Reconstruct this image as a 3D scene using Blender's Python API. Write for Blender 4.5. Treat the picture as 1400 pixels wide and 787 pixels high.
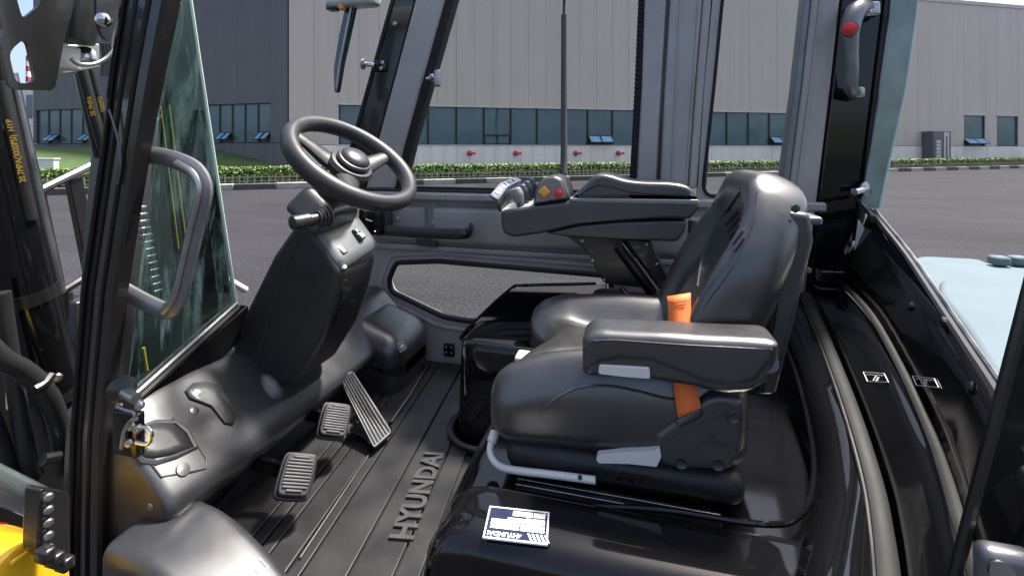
import bpy, bmesh, math, random
from mathutils import Vector, Matrix, noise
from mathutils.bvhtree import BVHTree
from math import radians, sin, cos, pi
random.seed(7)
for o in list(bpy.data.objects):
    bpy.data.objects.remove(o)
scene = bpy.context.scene
COL = scene.collection

# ------------------------------------------------------------------ camera
YAW = radians(14.0); CS, SN = cos(YAW), sin(YAW)
CAMZ, F, CX, HY = 1.70, 620.0, 700.0, 205.0          # eye height, focal length / centre / horizon in photo pixels
cam_d = bpy.data.cameras.new('camera'); cam = bpy.data.objects.new('camera', cam_d); COL.objects.link(cam)
cam.location = (0, 0, CAMZ); cam.rotation_euler = (pi/2, 0, YAW)
cam_d.sensor_width = 36.0; cam_d.lens = 36.0*F/1400.0
cam_d.shift_y = -(393.5-HY)/1400.0
cam_d.clip_start = 0.02; cam_d.clip_end = 2000
scene.camera = cam

RIGHT = Vector((CS, SN, 0)); AXIS = Vector((-SN, CS, 0)); UP = Vector((0, 0, 1))
# ------------------------------------------------------------------ light
sun_to = Vector((0.30, 0.27, 0.91)).normalized()
world = bpy.data.worlds.new('World'); scene.world = world; world.use_nodes = True
nt = world.node_tree; bg = nt.nodes['Background']
sky = nt.nodes.new('ShaderNodeTexSky'); sky.sky_type = 'NISHITA'; sky.sun_disc = False
sky.sun_elevation = math.asin(sun_to.z); sky.sun_rotation = math.atan2(sun_to.x, sun_to.y)
sky.air_density = 0.8; sky.dust_density = 4.0; sky.ozone_density = 0.6
nt.links.new(sky.outputs[0], bg.inputs[0]); bg.inputs[1].default_value = 0.11
sl = bpy.data.lights.new('sun', 'SUN'); sl.energy = 4.4; sl.angle = radians(6.0); sl.color = (1.0, 0.95, 0.88)
so = bpy.data.objects.new('sun', sl); COL.objects.link(so)
so.rotation_euler = sun_to.to_track_quat('Z', 'Y').to_euler()
vs = scene.view_settings; vs.view_transform = 'Standard'; vs.look = 'None'; vs.gamma = 1.0; vs.use_curve_mapping = False
vs.exposure = 1.55
scene.cycles.max_bounces = 8; scene.cycles.transparent_max_bounces = 16
scene.cycles.sample_clamp_indirect = 4.0

# ------------------------------------------------------------------ geometry helpers
def ray(px, py):
    return RIGHT*((px-CX)/F) + AXIS + UP*(-(py-HY)/F)
def at(px, py, d=None, x=None, y=None, z=None):
    r = ray(px, py); c = Vector((0, 0, CAMZ))
    if d is not None: s = d
    elif x is not None: s = x/r.x
    elif y is not None: s = y/r.y
    else: s = (z-CAMZ)/r.z
    return c + r*s
def pts(lst, **k): return [at(p[0], p[1], **k) for p in lst]
def cw(xc, d, z): return RIGHT*xc + AXIS*d + UP*z     # camera-aligned ground coordinates to the world

def newmesh(name, v, f, smooth=True, angle=40, recalc=True):
    me = bpy.data.meshes.new(name); me.from_pydata([tuple(a) for a in v], [], [tuple(a) for a in f])
    if recalc:
        bm = bmesh.new(); bm.from_mesh(me); bmesh.ops.recalc_face_normals(bm, faces=bm.faces); bm.to_mesh(me); bm.free()
    if smooth:
        me.polygons.foreach_set('use_smooth', [True]*len(me.polygons))
        me.set_sharp_from_angle(angle=radians(angle))
    me.update(); return me
def link(name, me, mat, parent=None, loc=None):
    o = bpy.data.objects.new(name, me); COL.objects.link(o)
    if me is not None and mat is not None and len(me.materials) == 0: me.materials.append(mat)
    if parent is not None: o.parent = parent
    if loc is not None: o.location = loc
    return o
def empty(name, loc=(0, 0, 0), rz=0.0, parent=None):
    o = bpy.data.objects.new(name, None); COL.objects.link(o); o.location = loc; o.rotation_euler = (0, 0, rz)
    o.empty_display_size = 0.1
    if parent: o.parent = parent
    return o
def tag(o, label=None, cat=None, group=None, kind=None):
    if label: o['label'] = label
    if cat: o['category'] = cat
    if group: o['group'] = group
    if kind: o['kind'] = kind
    return o
def bevel(o, w, seg=3, ang=30):
    m = o.modifiers.new('bevel', 'BEVEL'); m.width = w; m.segments = seg; m.limit_method = 'ANGLE'; m.angle_limit = radians(ang)
    m.harden_normals = False; return o
def subsurf(o, n=2):
    m = o.modifiers.new('sub', 'SUBSURF'); m.levels = n; m.render_levels = n; return o
def boxm(a, b):
    x0, y0, z0 = a; x1, y1, z1 = b
    v = [(x0,y0,z0),(x1,y0,z0),(x1,y1,z0),(x0,y1,z0),(x0,y0,z1),(x1,y0,z1),(x1,y1,z1),(x0,y1,z1)]
    return v, [(3,2,1,0),(4,5,6,7),(0,1,5,4),(1,2,6,5),(2,3,7,6),(3,0,4,7)]
def box(name, a, b, mat, parent=None, bv=0.0, seg=2):
    v, f = boxm(a, b); o = link(name, newmesh(name, v, f), mat, parent)
    if bv: bevel(o, bv, seg)
    return o
def prism(name, outline, ext, mat, parent=None, bv=0.0, seg=3, smooth=True, ang=30):
    n = len(outline); e = Vector(ext)
    v = [Vector(p) for p in outline] + [Vector(p)+e for p in outline]
    f = [tuple(range(n)), tuple(range(2*n-1, n-1, -1))] + [(i, (i+1) % n, n+(i+1) % n, n+i) for i in range(n)]
    o = link(name, newmesh(name, v, f, smooth), mat, parent)
    if bv: bevel(o, bv, seg, ang)
    return o
def pillow(name, outline, ext, R, mat, parent=None, dens=4, k=5, back=True):
    """outline extruded along ext with softly rounded rims of radius R on both faces"""
    P = catmull(outline, dens, True); n = len(P); e = Vector(ext); L = e.length; ax = e.normalized()
    N = []
    for i in range(n):
        t = (P[(i+1) % n]-P[i-1]); t = t-ax*t.dot(ax); t.normalize(); N.append(ax.cross(t))
    c = sum(P, Vector())/n
    if sum((c-P[i]).dot(N[i]) for i in range(n)) < 0: N = [-q for q in N]
    R = min(R, L*0.49); rings = []
    steps = [(R*(1-sin(pi/2*j/k)), R*(1-cos(pi/2*j/k))) for j in range(k+1)]     # (inset, depth)
    for (ins, dep) in steps: rings.append([P[i]+N[i]*ins+ax*dep for i in range(n)])
    for (ins, dep) in reversed(steps): rings.append([P[i]+N[i]*ins+ax*(L-dep) for i in range(n)])
    v = [p for r in rings for p in r]; f = []
    for i in range(len(rings)-1):
        for q in range(n): f.append((i*n+q, i*n+(q+1) % n, (i+1)*n+(q+1) % n, (i+1)*n+q))
    f.append(tuple(range(n-1, -1, -1))); f.append(tuple(range((len(rings)-1)*n, len(rings)*n)))
    me = newmesh(name, v, f, True, 35)
    for q in (len(f)-1, len(f)-2): me.polygons[q].use_smooth = False
    return link(name, me, mat, parent)
def catmull(P, n=6, closed=False):
    P = [Vector(p) for p in P]; m = len(P); out = []
    rng = range(m if closed else m-1)
    for i in rng:
        g = (lambda k: P[k % m]) if closed else (lambda k: P[min(max(k, 0), m-1)])
        a, b, c, d = g(i-1), g(i), g(i+1), g(i+2)
        for j in range(n):
            t = j/n
            out.append(0.5*((2*b)+(c-a)*t+(2*a-5*b+4*c-d)*t*t+(3*b-3*c+d-a)*t*t*t))
    if not closed: out.append(P[-1])
    return out
def tube_vf(P, r, seg=10, closed=False, flat=None, up=None):
    """sweep; r number or list; flat=(w,h) makes an oval of those half sizes (h along 'up')"""
    P = [Vector(p) for p in P]; n = len(P); R = r if isinstance(r, (list, tuple)) else [r]*n
    T = []
    for i in range(n):
        a = P[(i-1) % n] if closed or i > 0 else P[i]; b = P[(i+1) % n] if closed or i < n-1 else P[i]
        T.append((b-a).normalized())
    u = Vector(up) if up is not None else (Vector((0, 0, 1)) if abs(T[0].z) < 0.9 else Vector((1, 0, 0)))
    v = []; f = []
    for i in range(n):
        t = T[i]
        base = Vector(up) if up is not None else u
        nn = (base - t*base.dot(t))
        if nn.length < 1e-6: nn = Vector((1, 0, 0)) - t*t.x
        nn.normalize(); u = nn; bb = t.cross(nn)
        w, h = (flat if flat else (1, 1))
        for k in range(seg):
            a = 2*pi*(k+0.5)/seg
            ca, sa = cos(a), sin(a)
            if flat and seg <= 4:
                ca, sa = (1 if ca > 0 else -1), (1 if sa > 0 else -1)
            v.append(P[i] + (nn*sa*h + bb*ca*w)*R[i])
    m = n if closed else n-1
    for i in range(m):
        for k in range(seg):
            a = i*seg+k; b = i*seg+(k+1) % seg; j = (i+1) % n
            f.append((a, b, j*seg+(k+1) % seg, j*seg+k))
    if not closed:
        f.append(tuple(range(seg-1, -1, -1))); f.append(tuple(range((n-1)*seg, n*seg)))
    return v, f
def tube(name, P, r, mat, parent=None, seg=10, sm=0, closed=False, flat=None, up=None, bv=0):
    if sm: 
        P2 = catmull(P, sm, closed)
        if isinstance(r, (list, tuple)):
            r2 = []
            for i in range(len(P2)):
                q = i/sm; k = min(int(q), len(r)-1); k2 = min(k+1, len(r)-1); r2.append(r[k]+(r[k2]-r[k])*(q-k))
            r = r2
        P = P2
    v, f = tube_vf(P, r, seg, closed, flat, up)
    o = link(name, newmesh(name, v, f), mat, parent)
    if bv: bevel(o, bv, 2)
    return o
def lathe(name, prof, origin, axis, mat, parent=None, seg=20, angle=40):
    """prof: list of (radius, height along axis)"""
    a = Vector(axis).normalized(); u = a.orthogonal().normalized(); w = a.cross(u); o0 = Vector(origin)
    v = []; f = []
    for (r, h) in prof:
        for k in range(seg):
            t = 2*pi*k/seg; v.append(o0 + a*h + (u*cos(t)+w*sin(t))*max(r, 1e-5))
    for i in range(len(prof)-1):
        for k in range(seg):
            f.append((i*seg+k, i*seg+(k+1) % seg, (i+1)*seg+(k+1) % seg, (i+1)*seg+k))
    f.append(tuple(range(seg-1, -1, -1))); f.append(tuple(range((len(prof)-1)*seg, len(prof)*seg)))
    return link(name, newmesh(name, v, f, True, angle), mat, parent)
def loft(name, rings, mat, parent=None, closed=True, caps=True, sub=0, angle=60):
    n = len(rings[0]); v = [Vector(p) for r in rings for p in r]; f = []
    for i in range(len(rings)-1):
        for k in range(n if closed else n-1):
            f.append((i*n+k, i*n+(k+1) % n, (i+1)*n+(k+1) % n, (i+1)*n+k))
    if caps and closed:
        f.append(tuple(range(n-1, -1, -1))); f.append(tuple(range((len(rings)-1)*n, len(rings)*n)))
    o = link(name, newmesh(name, v, f, True, angle), mat, parent)
    if sub: subsurf(o, sub)
    return o
def sheet(name, rows, mat, parent=None, thick=0.006, sub=0, angle=60):
    n = len(rows[0]); v = [Vector(p) for r in rows for p in r]; f = []
    for i in range(len(rows)-1):
        for k in range(n-1): f.append((i*n+k, i*n+k+1, (i+1)*n+k+1, (i+1)*n+k))
    o = link(name, newmesh(name, v, f, True, angle, recalc=False), mat, parent)
    if sub: subsurf(o, sub)
    if thick:
        m = o.modifiers.new('sol', 'SOLIDIFY'); m.thickness = thick; m.offset = -1
    return o
def rbox_vf(c, h, r, n=8, k=4, fn=None):
    """smooth rounded box, centre c, half sizes h, corner radius r, then fn(x,y,z)->xyz applied (local, -1..1 also passed)"""
    if not isinstance(n, (list, tuple)): n = (n, n, n)
    A = []
    for i in range(3):
        inn = h[i]-r; L = []
        for q in range(k): L.append(-h[i] + r*(1-cos(pi/2*q/k))*0 - 0 + r*q/k)
        for q in range(n[i]+1): L.append(-inn + 2*inn*q/n[i])
        for q in range(1, k+1): L.append(inn + r*q/k)
        A.append(L)
    idx = {}; V = []; Fc = []
    def vid(p):
        key = (round(p[0], 7), round(p[1], 7), round(p[2], 7))
        if key in idx: return idx[key]
        inn = Vector([max(-(h[i]-r), min(h[i]-r, p[i])) for i in range(3)]); d = Vector(p)-inn
        if d.length > 1e-9: d = d.normalized()*r
        q = inn+d
        if fn: q = Vector(fn(q.x, q.y, q.z))
        V.append(q + Vector(c)); idx[key] = len(V)-1; return idx[key]
    for ax in range(3):
        b, cc = (ax+1) % 3, (ax+2) % 3
        for s in (-1, 1):
            for i in range(len(A[b])-1):
                for j in range(len(A[cc])-1):
                    q = []
                    for (di, dj) in ((0,0),(1,0),(1,1),(0,1)):
                        p = [0, 0, 0]; p[ax] = s*h[ax]; p[b] = A[b][i+di]; p[cc] = A[cc][j+dj]; q.append(vid(p))
                    if s < 0: q.reverse()
                    Fc.append(tuple(q))
    return V, Fc
def rbox(name, c, h, r, mat, parent=None, n=8, k=4, fn=None, rot=None, recalc=True):
    v, f = rbox_vf((0, 0, 0), h, r, n, k, fn)
    if rot is not None: v = [rot @ Vector(p) for p in v]
    v = [Vector(p)+Vector(c) for p in v]
    return link(name, newmesh(name, v, f, True, 70, recalc), mat, parent)
def sstep(a, b, x):
    t = max(0.0, min(1.0, (x-a)/(b-a))); return t*t*(3-2*t)
def gauss(x, s): return math.exp(-(x/s)**2)
FONT = bpy.data.fonts.load('<builtin>') if False else None
def text(name, s, size, M, mat, parent=None, ext=0.001, bold=0.0, align='CENTER', sx=1.0):
    cu = bpy.data.curves.new(name, 'FONT'); cu.body = s; cu.size = size; cu.extrude = ext; cu.offset = bold
    cu.align_x = align; cu.align_y = 'CENTER'; cu.resolution_u = 3
    t = bpy.data.objects.new(name, cu); COL.objects.link(t)
    bpy.context.view_layer.update()
    me = bpy.data.meshes.new_from_object(t.evaluated_get(bpy.context.evaluated_depsgraph_get()))
    bpy.data.objects.remove(t); bpy.data.curves.remove(cu)
    me.transform(M @ Matrix.Diagonal((sx, 1, 1, 1)))
    me.materials.clear()
    return link(name, me, mat, parent)
def frame(o, xdir, zdir):
    x = Vector(xdir).normalized(); z = Vector(zdir); z = (z - x*z.dot(x)).normalized(); y = z.cross(x)
    M = Matrix((x, y, z)).transposed().to_4x4(); M.translation = Vector(o); return M
def bvh(o):
    bpy.context.view_layer.update()
    dg = bpy.context.evaluated_depsgraph_get(); return BVHTree.FromObject(o, dg)   # objects here keep identity transforms
def hit(tree, px, py):
    r = ray(px, py).normalized(); loc, nor, i, d = tree.ray_cast(Vector((0, 0, CAMZ)), r)
    if loc is None: return None, None
    if nor.dot(r) > 0: nor = -nor
    return loc, nor
def screw(name, p, nrm, r, mat, parent, h=None):
    h = h or r*0.6
    return lathe(name, [(r, -r*0.3), (r, h*0.5), (r*0.75, h*0.9), (r*0.3, h)], p, nrm, mat, parent, 10, 30)

# ------------------------------------------------------------------ materials
def mat(name, c, rough=0.5, metal=0.0, spec=0.5, coat=0.0, var=0.12, vscale=6.0, bump=0.0, bscale=400.0, rvar=0.08, emit=None, trans=0.0, c2=None, coords='Object', coatr=0.05):
    m = bpy.data.materials.new(name); m.use_nodes = True; t = m.node_tree; N = t.nodes; L = t.links
    b = N['Principled BSDF']; b.inputs['Roughness'].default_value = rough; b.inputs['Metallic'].default_value = metal
    b.inputs['Specular IOR Level'].default_value = spec; b.inputs['Coat Weight'].default_value = coat; b.inputs['Coat Roughness'].default_value = coatr
    tc = N.new('ShaderNodeTexCoord')
    nz = N.new('ShaderNodeTexNoise'); nz.inputs['Scale'].default_value = vscale; nz.inputs['Detail'].default_value = 6; nz.inputs['Roughness'].default_value = 0.62
    L.new(tc.outputs[coords], nz.inputs['Vector'])
    mx = N.new('ShaderNodeMix'); mx.data_type = 'RGBA'
    a = [x*(1-var) for x in c]; d = [min(1, x*(1+var)) for x in c] if c2 is None else c2
    if c2 is not None: a = c
    mx.inputs[6].default_value = (*a, 1); mx.inputs[7].default_value = (*d, 1)
    rp = N.new('ShaderNodeMapRange'); rp.inputs[1].default_value = 0.3; rp.inputs[2].default_value = 0.7
    L.new(nz.outputs['Fac'], rp.inputs[0]); L.new(rp.outputs[0], mx.inputs[0]); L.new(mx.outputs[2], b.inputs['Base Color'])
    if rvar:
        mr = N.new('ShaderNodeMapRange'); mr.inputs[1].default_value = 0.3; mr.inputs[2].default_value = 0.7
        mr.inputs[3].default_value = max(0.02, rough-rvar); mr.inputs[4].default_value = min(1, rough+rvar)
        nz2 = N.new('ShaderNodeTexNoise'); nz2.inputs['Scale'].default_value = vscale*2.3; nz2.inputs['Detail'].default_value = 5
        L.new(tc.outputs[coords], nz2.inputs['Vector']); L.new(nz2.outputs['Fac'], mr.inputs[0]); L.new(mr.outputs[0], b.inputs['Roughness'])
    if bump:
        nb = N.new('ShaderNodeTexNoise'); nb.inputs['Scale'].default_value = bscale; nb.inputs['Detail'].default_value = 3
        L.new(tc.outputs[coords], nb.inputs['Vector'])
        bp = N.new('ShaderNodeBump'); bp.inputs['Strength'].default_value = bump; bp.inputs['Distance'].default_value = 0.001 if bscale > 30 else 0.02
        L.new(nb.outputs['Fac'], bp.inputs['Height']); L.new(bp.outputs[0], b.inputs['Normal'])
    if emit:
        b.inputs['Emission Color'].default_value = (*emit[:3], 1); b.inputs['Emission Strength'].default_value = emit[3]
    if trans: b.inputs['Transmission Weight'].default_value = trans
    return m
def glassmat(name, tint, refl_rough=0.02, ior=1.5, fac=None):
    m = bpy.data.materials.new(name); m.use_nodes = True; t = m.node_tree; N = t.nodes; L = t.links
    N.remove(N['Principled BSDF']); out = N['Material Output']
    tr = N.new('ShaderNodeBsdfTransparent'); tr.inputs[0].default_value = (*tint, 1)
    gl = N.new('ShaderNodeBsdfGlossy'); gl.inputs['Roughness'].default_value = refl_rough; gl.inputs[0].default_value = (0.9, 0.95, 0.95, 1)
    fr = N.new('ShaderNodeFresnel'); fr.inputs[0].default_value = ior
    mx = N.new('ShaderNodeMixShader'); (L.new(fr.outputs[0], mx.inputs[0]) if fac is None else setattr(mx.inputs[0], 'default_value', fac)); L.new(tr.outputs[0], mx.inputs[1]); L.new(gl.outputs[0], mx.inputs[2])
    L.new(mx.outputs[0], out.inputs[0]); return m

M = {}
M['plastic'] = mat('black_satin_plastic', (0.016, 0.0165, 0.0185), 0.40, spec=0.9, coat=0.15, coatr=0.28, var=0.2, bump=0.12, bscale=900)
M['plastic_soft'] = mat('black_soft_plastic', (0.012, 0.012, 0.013), 0.46, spec=0.6, var=0.25, bump=0.35, bscale=700)
M['gloss'] = mat('gloss_black_paint', (0.004, 0.004, 0.0045), 0.07, spec=0.42, coat=0.0, var=0.15, rvar=0.03, bump=0.02, bscale=60)
M['satinblack'] = mat('satin_black_paint', (0.010, 0.0095, 0.009), 0.30, coat=0.3, var=0.2, rvar=0.06, bump=0.1, bscale=250)
M['vinyl'] = mat('black_vinyl_upholstery', (0.018, 0.0175, 0.017), 0.36, spec=1.0, coat=0.5, coatr=0.30, var=0.18, vscale=9, bump=0.15, bscale=650, rvar=0.06)
M['grey_paint'] = mat('grey_painted_steel', (0.30, 0.28, 0.27), 0.34, coat=0.25, coatr=0.2, var=0.16, vscale=5, rvar=0.08, bump=0.15, bscale=90)
M['grey_shade'] = mat('taupe_grey_painted_steel', (0.31, 0.28, 0.26), 0.38, coat=0.2, coatr=0.2, var=0.15, vscale=4, rvar=0.08)
M['grey_plastic'] = mat('dark_grey_moulded_plastic', (0.034, 0.034, 0.035), 0.36, spec=0.9, var=0.15, bump=0.3, bscale=800)
M['rubber'] = mat('black_floor_rubber', (0.009, 0.009, 0.0098), 0.46, spec=0.4, var=0.35, vscale=5, c2=(0.020, 0.020, 0.0205), bump=0.3, bscale=500, rvar=0.12)
M['rubber_seal'] = mat('grey_rubber_seal', (0.010, 0.0098, 0.0095), 0.6, spec=0.3, var=0.15)
M['mark'] = mat('floor_lettering_rubber', (0.034, 0.034, 0.035), 0.5, var=0.2, vscale=20)
M['chrome'] = mat('bright_steel', (0.62, 0.62, 0.62), 0.16, metal=1.0, var=0.1, rvar=0.08)
M['steel'] = mat('dull_steel', (0.36, 0.36, 0.36), 0.34, metal=1.0, var=0.15, rvar=0.1)
M['handle_grey'] = mat('cast_grey_handle', (0.17, 0.17, 0.175), 0.36, metal=0.5, var=0.15, bump=0.3, bscale=900)
M['white_plastic'] = mat('off_white_plastic', (0.62, 0.60, 0.56), 0.45, var=0.06)
M['orange'] = mat('orange_seat_belt_webbing', (0.83, 0.17, 0.03), 0.65, var=0.1, bump=0.4, bscale=900)
M['orange_dark'] = mat('orange_print', (0.45, 0.07, 0.02), 0.7)
M['red'] = mat('red_plastic_button', (0.62, 0.03, 0.02), 0.3)
M['red_lamp'] = mat('dark_red_lens', (0.25, 0.01, 0.02), 0.15)
M['orange_btn'] = mat('orange_switch', (0.85, 0.27, 0.04), 0.4)
M['white_print'] = mat('white_print', (0.78, 0.78, 0.77), 0.5, var=0.04)
M['symbol_silver'] = mat('silver_print', (0.6, 0.62, 0.65), 0.3, metal=0.6)  # even silver grey of the symbol panel
M['navy'] = mat('navy_plate_print', (0.010, 0.016, 0.040), 0.25, var=0.1)
M['yellow_paint'] = mat('yellow_truck_paint', (0.83, 0.47, 0.012), 0.30, coat=0.6, var=0.05)
M['yellow_print'] = mat('yellow_print', (0.72, 0.43, 0.03), 0.5)
M['red_print'] = mat('red_print', (0.6, 0.03, 0.03), 0.4)
M['pale_blue'] = mat('glare_blue_counterweight', (0.115, 0.150, 0.170), 0.8, spec=0.12, coat=0.0, var=0.05, vscale=3)  # pale blue stands in for the overexposed glare on its top
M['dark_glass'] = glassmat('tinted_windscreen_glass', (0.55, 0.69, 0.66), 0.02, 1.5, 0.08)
M['clear_glass'] = glassmat('clear_cab_glass', (0.95, 0.97, 0.96), 0.02, 1.10)
M['glass_edge'] = mat('pale_green_glass_edge', (0.42, 0.52, 0.46), 0.25, var=0.1)
M['glass_strip'] = glassmat('greenish_glass', (0.72, 0.80, 0.76))
M['hose'] = mat('black_rubber_hose', (0.015, 0.015, 0.015), 0.45, var=0.2)
M['lever_pale'] = mat('grey_lever_plastic', (0.20, 0.205, 0.21), 0.4)
M['lever_dark'] = mat('blue_black_lever_plastic', (0.035, 0.045, 0.055), 0.35)
M['console_top'] = mat('light_grey_console_panel', (0.42, 0.42, 0.40), 0.45, var=0.05)
M['switch_face'] = mat('switch_panel_grey', (0.19, 0.18, 0.172), 0.5, var=0.08)
M['galv'] = mat('pale_green_zinc_plate', (0.32, 0.38, 0.30), 0.35, metal=0.5)
M['rod'] = mat('polished_rod_steel', (0.80, 0.79, 0.77), 0.24, metal=0.85, var=0.05)
M['wheel'] = mat('steering_wheel_grip', (0.022, 0.022, 0.023), 0.42, spec=0.6, var=0.12, bump=0.2, bscale=900)
def reflection_streaks(m):
    """pale teal streaks painted on as reflections in the glass"""
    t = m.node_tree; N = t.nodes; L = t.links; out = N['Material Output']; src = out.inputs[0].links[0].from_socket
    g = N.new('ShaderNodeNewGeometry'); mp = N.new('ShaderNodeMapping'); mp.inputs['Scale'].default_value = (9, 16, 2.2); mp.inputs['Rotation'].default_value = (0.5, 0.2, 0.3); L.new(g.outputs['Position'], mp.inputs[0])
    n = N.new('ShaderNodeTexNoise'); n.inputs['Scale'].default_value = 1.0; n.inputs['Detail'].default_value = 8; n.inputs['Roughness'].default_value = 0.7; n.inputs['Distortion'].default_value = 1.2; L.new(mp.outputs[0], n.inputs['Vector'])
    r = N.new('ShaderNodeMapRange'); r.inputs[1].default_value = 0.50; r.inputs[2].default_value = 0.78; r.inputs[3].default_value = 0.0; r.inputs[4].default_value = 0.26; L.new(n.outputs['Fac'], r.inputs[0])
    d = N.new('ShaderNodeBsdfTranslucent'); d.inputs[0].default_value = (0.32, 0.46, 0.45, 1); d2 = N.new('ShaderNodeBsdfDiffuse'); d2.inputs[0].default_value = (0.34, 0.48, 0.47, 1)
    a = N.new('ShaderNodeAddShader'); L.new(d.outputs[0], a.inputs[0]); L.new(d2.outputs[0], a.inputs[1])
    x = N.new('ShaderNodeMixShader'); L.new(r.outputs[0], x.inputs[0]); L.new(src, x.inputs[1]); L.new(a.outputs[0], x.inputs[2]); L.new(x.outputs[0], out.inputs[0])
reflection_streaks(M['dark_glass'])  # diffuse teal streaks imitate reflections on the windscreen

# ================================================================== THE SETTING
def asphalt():
    m = bpy.data.materials.new('asphalt'); m.use_nodes = True; t = m.node_tree; N = t.nodes; L = t.links; b = N['Principled BSDF']
    tc = N.new('ShaderNodeTexCoord')
    n1 = N.new('ShaderNodeTexNoise'); n1.inputs['Scale'].default_value = 30; n1.inputs['Detail'].default_value = 7; n1.inputs['Roughness'].default_value = 0.75
    n2 = N.new('ShaderNodeTexNoise'); n2.inputs['Scale'].default_value = 0.35; n2.inputs['Detail'].default_value = 6
    mp = N.new('ShaderNodeMapping'); mp.inputs['Scale'].default_value = (0.12, 1.6, 1); mp.inputs['Rotation'].default_value = (0, 0, -(YAW+radians(21)))
    n3 = N.new('ShaderNodeTexNoise'); n3.inputs['Scale'].default_value = 1.0; n3.inputs['Detail'].default_value = 5
    for n in (n1, n2): L.new(tc.outputs['Object'], n.inputs['Vector'])
    L.new(tc.outputs['Object'], mp.inputs['Vector']); L.new(mp.outputs[0], n3.inputs['Vector'])
    r1 = N.new('ShaderNodeValToRGB'); e = r1.color_ramp.elements
    e[0].position = 0.36; e[0].color = (0.006, 0.006, 0.0072, 1); e[1].position = 0.72; e[1].color = (0.064, 0.064, 0.073, 1)
    L.new(n1.outputs['Fac'], r1.inputs[0])
    mm = N.new('ShaderNodeMath'); mm.operation = 'ADD'; L.new(n2.outputs['Fac'], mm.inputs[0]); L.new(n3.outputs['Fac'], mm.inputs[1])
    mr = N.new('ShaderNodeMapRange'); mr.inputs[1].default_value = 0.6; mr.inputs[2].default_value = 1.4; mr.inputs[3].default_value = 0.72; mr.inputs[4].default_value = 1.25
    L.new(mm.outputs[0], mr.inputs[0])
    mx = N.new('ShaderNodeMix'); mx.data_type = 'RGBA'; mx.blend_type = 'MULTIPLY'; mx.inputs[0].default_value = 1
    L.new(r1.outputs[0], mx.inputs[6]); L.new(mr.outputs[0], mx.inputs[7]); L.new(mx.outputs[2], b.inputs['Base Color'])
    b.inputs['Roughness'].default_value = 0.9; b.inputs['Specular IOR Level'].default_value = 0.12
    bp = N.new('ShaderNodeBump'); bp.inputs['Strength'].default_value = 0.35; bp.inputs['Distance'].default_value = 0.006
    L.new(n1.outputs['Fac'], bp.inputs['Height']); L.new(bp.outputs[0], b.inputs['Normal']); return m
M['asphalt'] = asphalt()
M['clad'] = mat('pale_grey_wall_cladding', (0.52, 0.447, 0.39), 0.5, var=0.03, vscale=0.4, rvar=0.04)
M['clad_base'] = mat('off_white_base_cladding', (0.80, 0.735, 0.67), 0.5, var=0.05, vscale=0.6, rvar=0.04)
M['clad_dark'] = mat('slate_grey_cladding', (0.12, 0.116, 0.118), 0.55, var=0.06, vscale=0.3, rvar=0.05)
def streaks(m, lo=0.90, hi=1.05):
    """rain streaks and slow tone changes running down the wall"""
    t = m.node_tree; N = t.nodes; L = t.links; b = N['Principled BSDF']; src = b.inputs['Base Color'].links[0].from_socket
    g = N.new('ShaderNodeNewGeometry'); mp = N.new('ShaderNodeMapping'); mp.inputs['Scale'].default_value = (1.4, 1.4, 0.06); L.new(g.outputs['Position'], mp.inputs[0])
    n = N.new('ShaderNodeTexNoise'); n.inputs['Scale'].default_value = 1.0; n.inputs['Detail'].default_value = 7; n.inputs['Roughness'].default_value = 0.7; L.new(mp.outputs[0], n.inputs['Vector'])
    r = N.new('ShaderNodeMapRange'); r.inputs[1].default_value = 0.3; r.inputs[2].default_value = 0.7; r.inputs[3].default_value = lo; r.inputs[4].default_value = hi; L.new(n.outputs['Fac'], r.inputs[0])
    x = N.new('ShaderNodeMix'); x.data_type = 'RGBA'; x.blend_type = 'MULTIPLY'; x.inputs[0].default_value = 1; L.new(src, x.inputs[6]); L.new(r.outputs[0], x.inputs[7]); L.new(x.outputs[2], b.inputs['Base Color'])
streaks(M['clad']); streaks(M['clad_base'], 0.86, 1.05); streaks(M['clad_dark'], 0.85, 1.1)
M['joint'] = mat('dark_joint', (0.10, 0.10, 0.10), 0.8)
M['frame'] = mat('dark_window_frame', (0.030, 0.029, 0.030), 0.4)
M['trim'] = mat('white_window_trim', (0.52, 0.50, 0.48), 0.5)
M['concrete'] = mat('concrete_paving', (0.30, 0.29, 0.27), 0.9, var=0.15, vscale=1.5)
M['kerb_white'] = mat('weathered_white_kerb_paint', (0.28, 0.26, 0.24), 0.8, var=0.25, vscale=2.5)
M['kerb_dark'] = mat('weathered_black_kerb_paint', (0.055, 0.052, 0.052), 0.8, var=0.3, vscale=2.5)
M['soil'] = mat('planting_soil', (0.05, 0.045, 0.03), 0.9, var=0.3, vscale=4)
M['picket'] = mat('weathered_wood_picket', (0.24, 0.225, 0.185), 0.8, var=0.15, vscale=3)
M['grass'] = mat('mown_grass', (0.030, 0.062, 0.012), 0.9, var=0.35, vscale=1.2, c2=(0.052, 0.095, 0.020), bump=0.5, bscale=20)
M['hedge_core'] = mat('hedge_twigs', (0.012, 0.020, 0.006), 0.9)
M['white_block'] = mat('white_rendered_block', (0.62, 0.62, 0.60), 0.7)
M['post_paint'] = mat('dark_bronze_lamp_post', (0.050, 0.046, 0.042), 0.45, metal=0.3, var=0.1)
M['chim_red'] = mat('chimney_red_band', (0.36, 0.04, 0.05), 0.7)
M['chim_white'] = mat('chimney_white_band', (0.72, 0.70, 0.70), 0.7)
M['awn'] = mat('blue_reflecting_window', (0.16, 0.36, 0.55), 0.12, var=0.15, vscale=2)
M['hyd'] = mat('red_hose_connector_paint', (0.55, 0.035, 0.04), 0.4)
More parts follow.
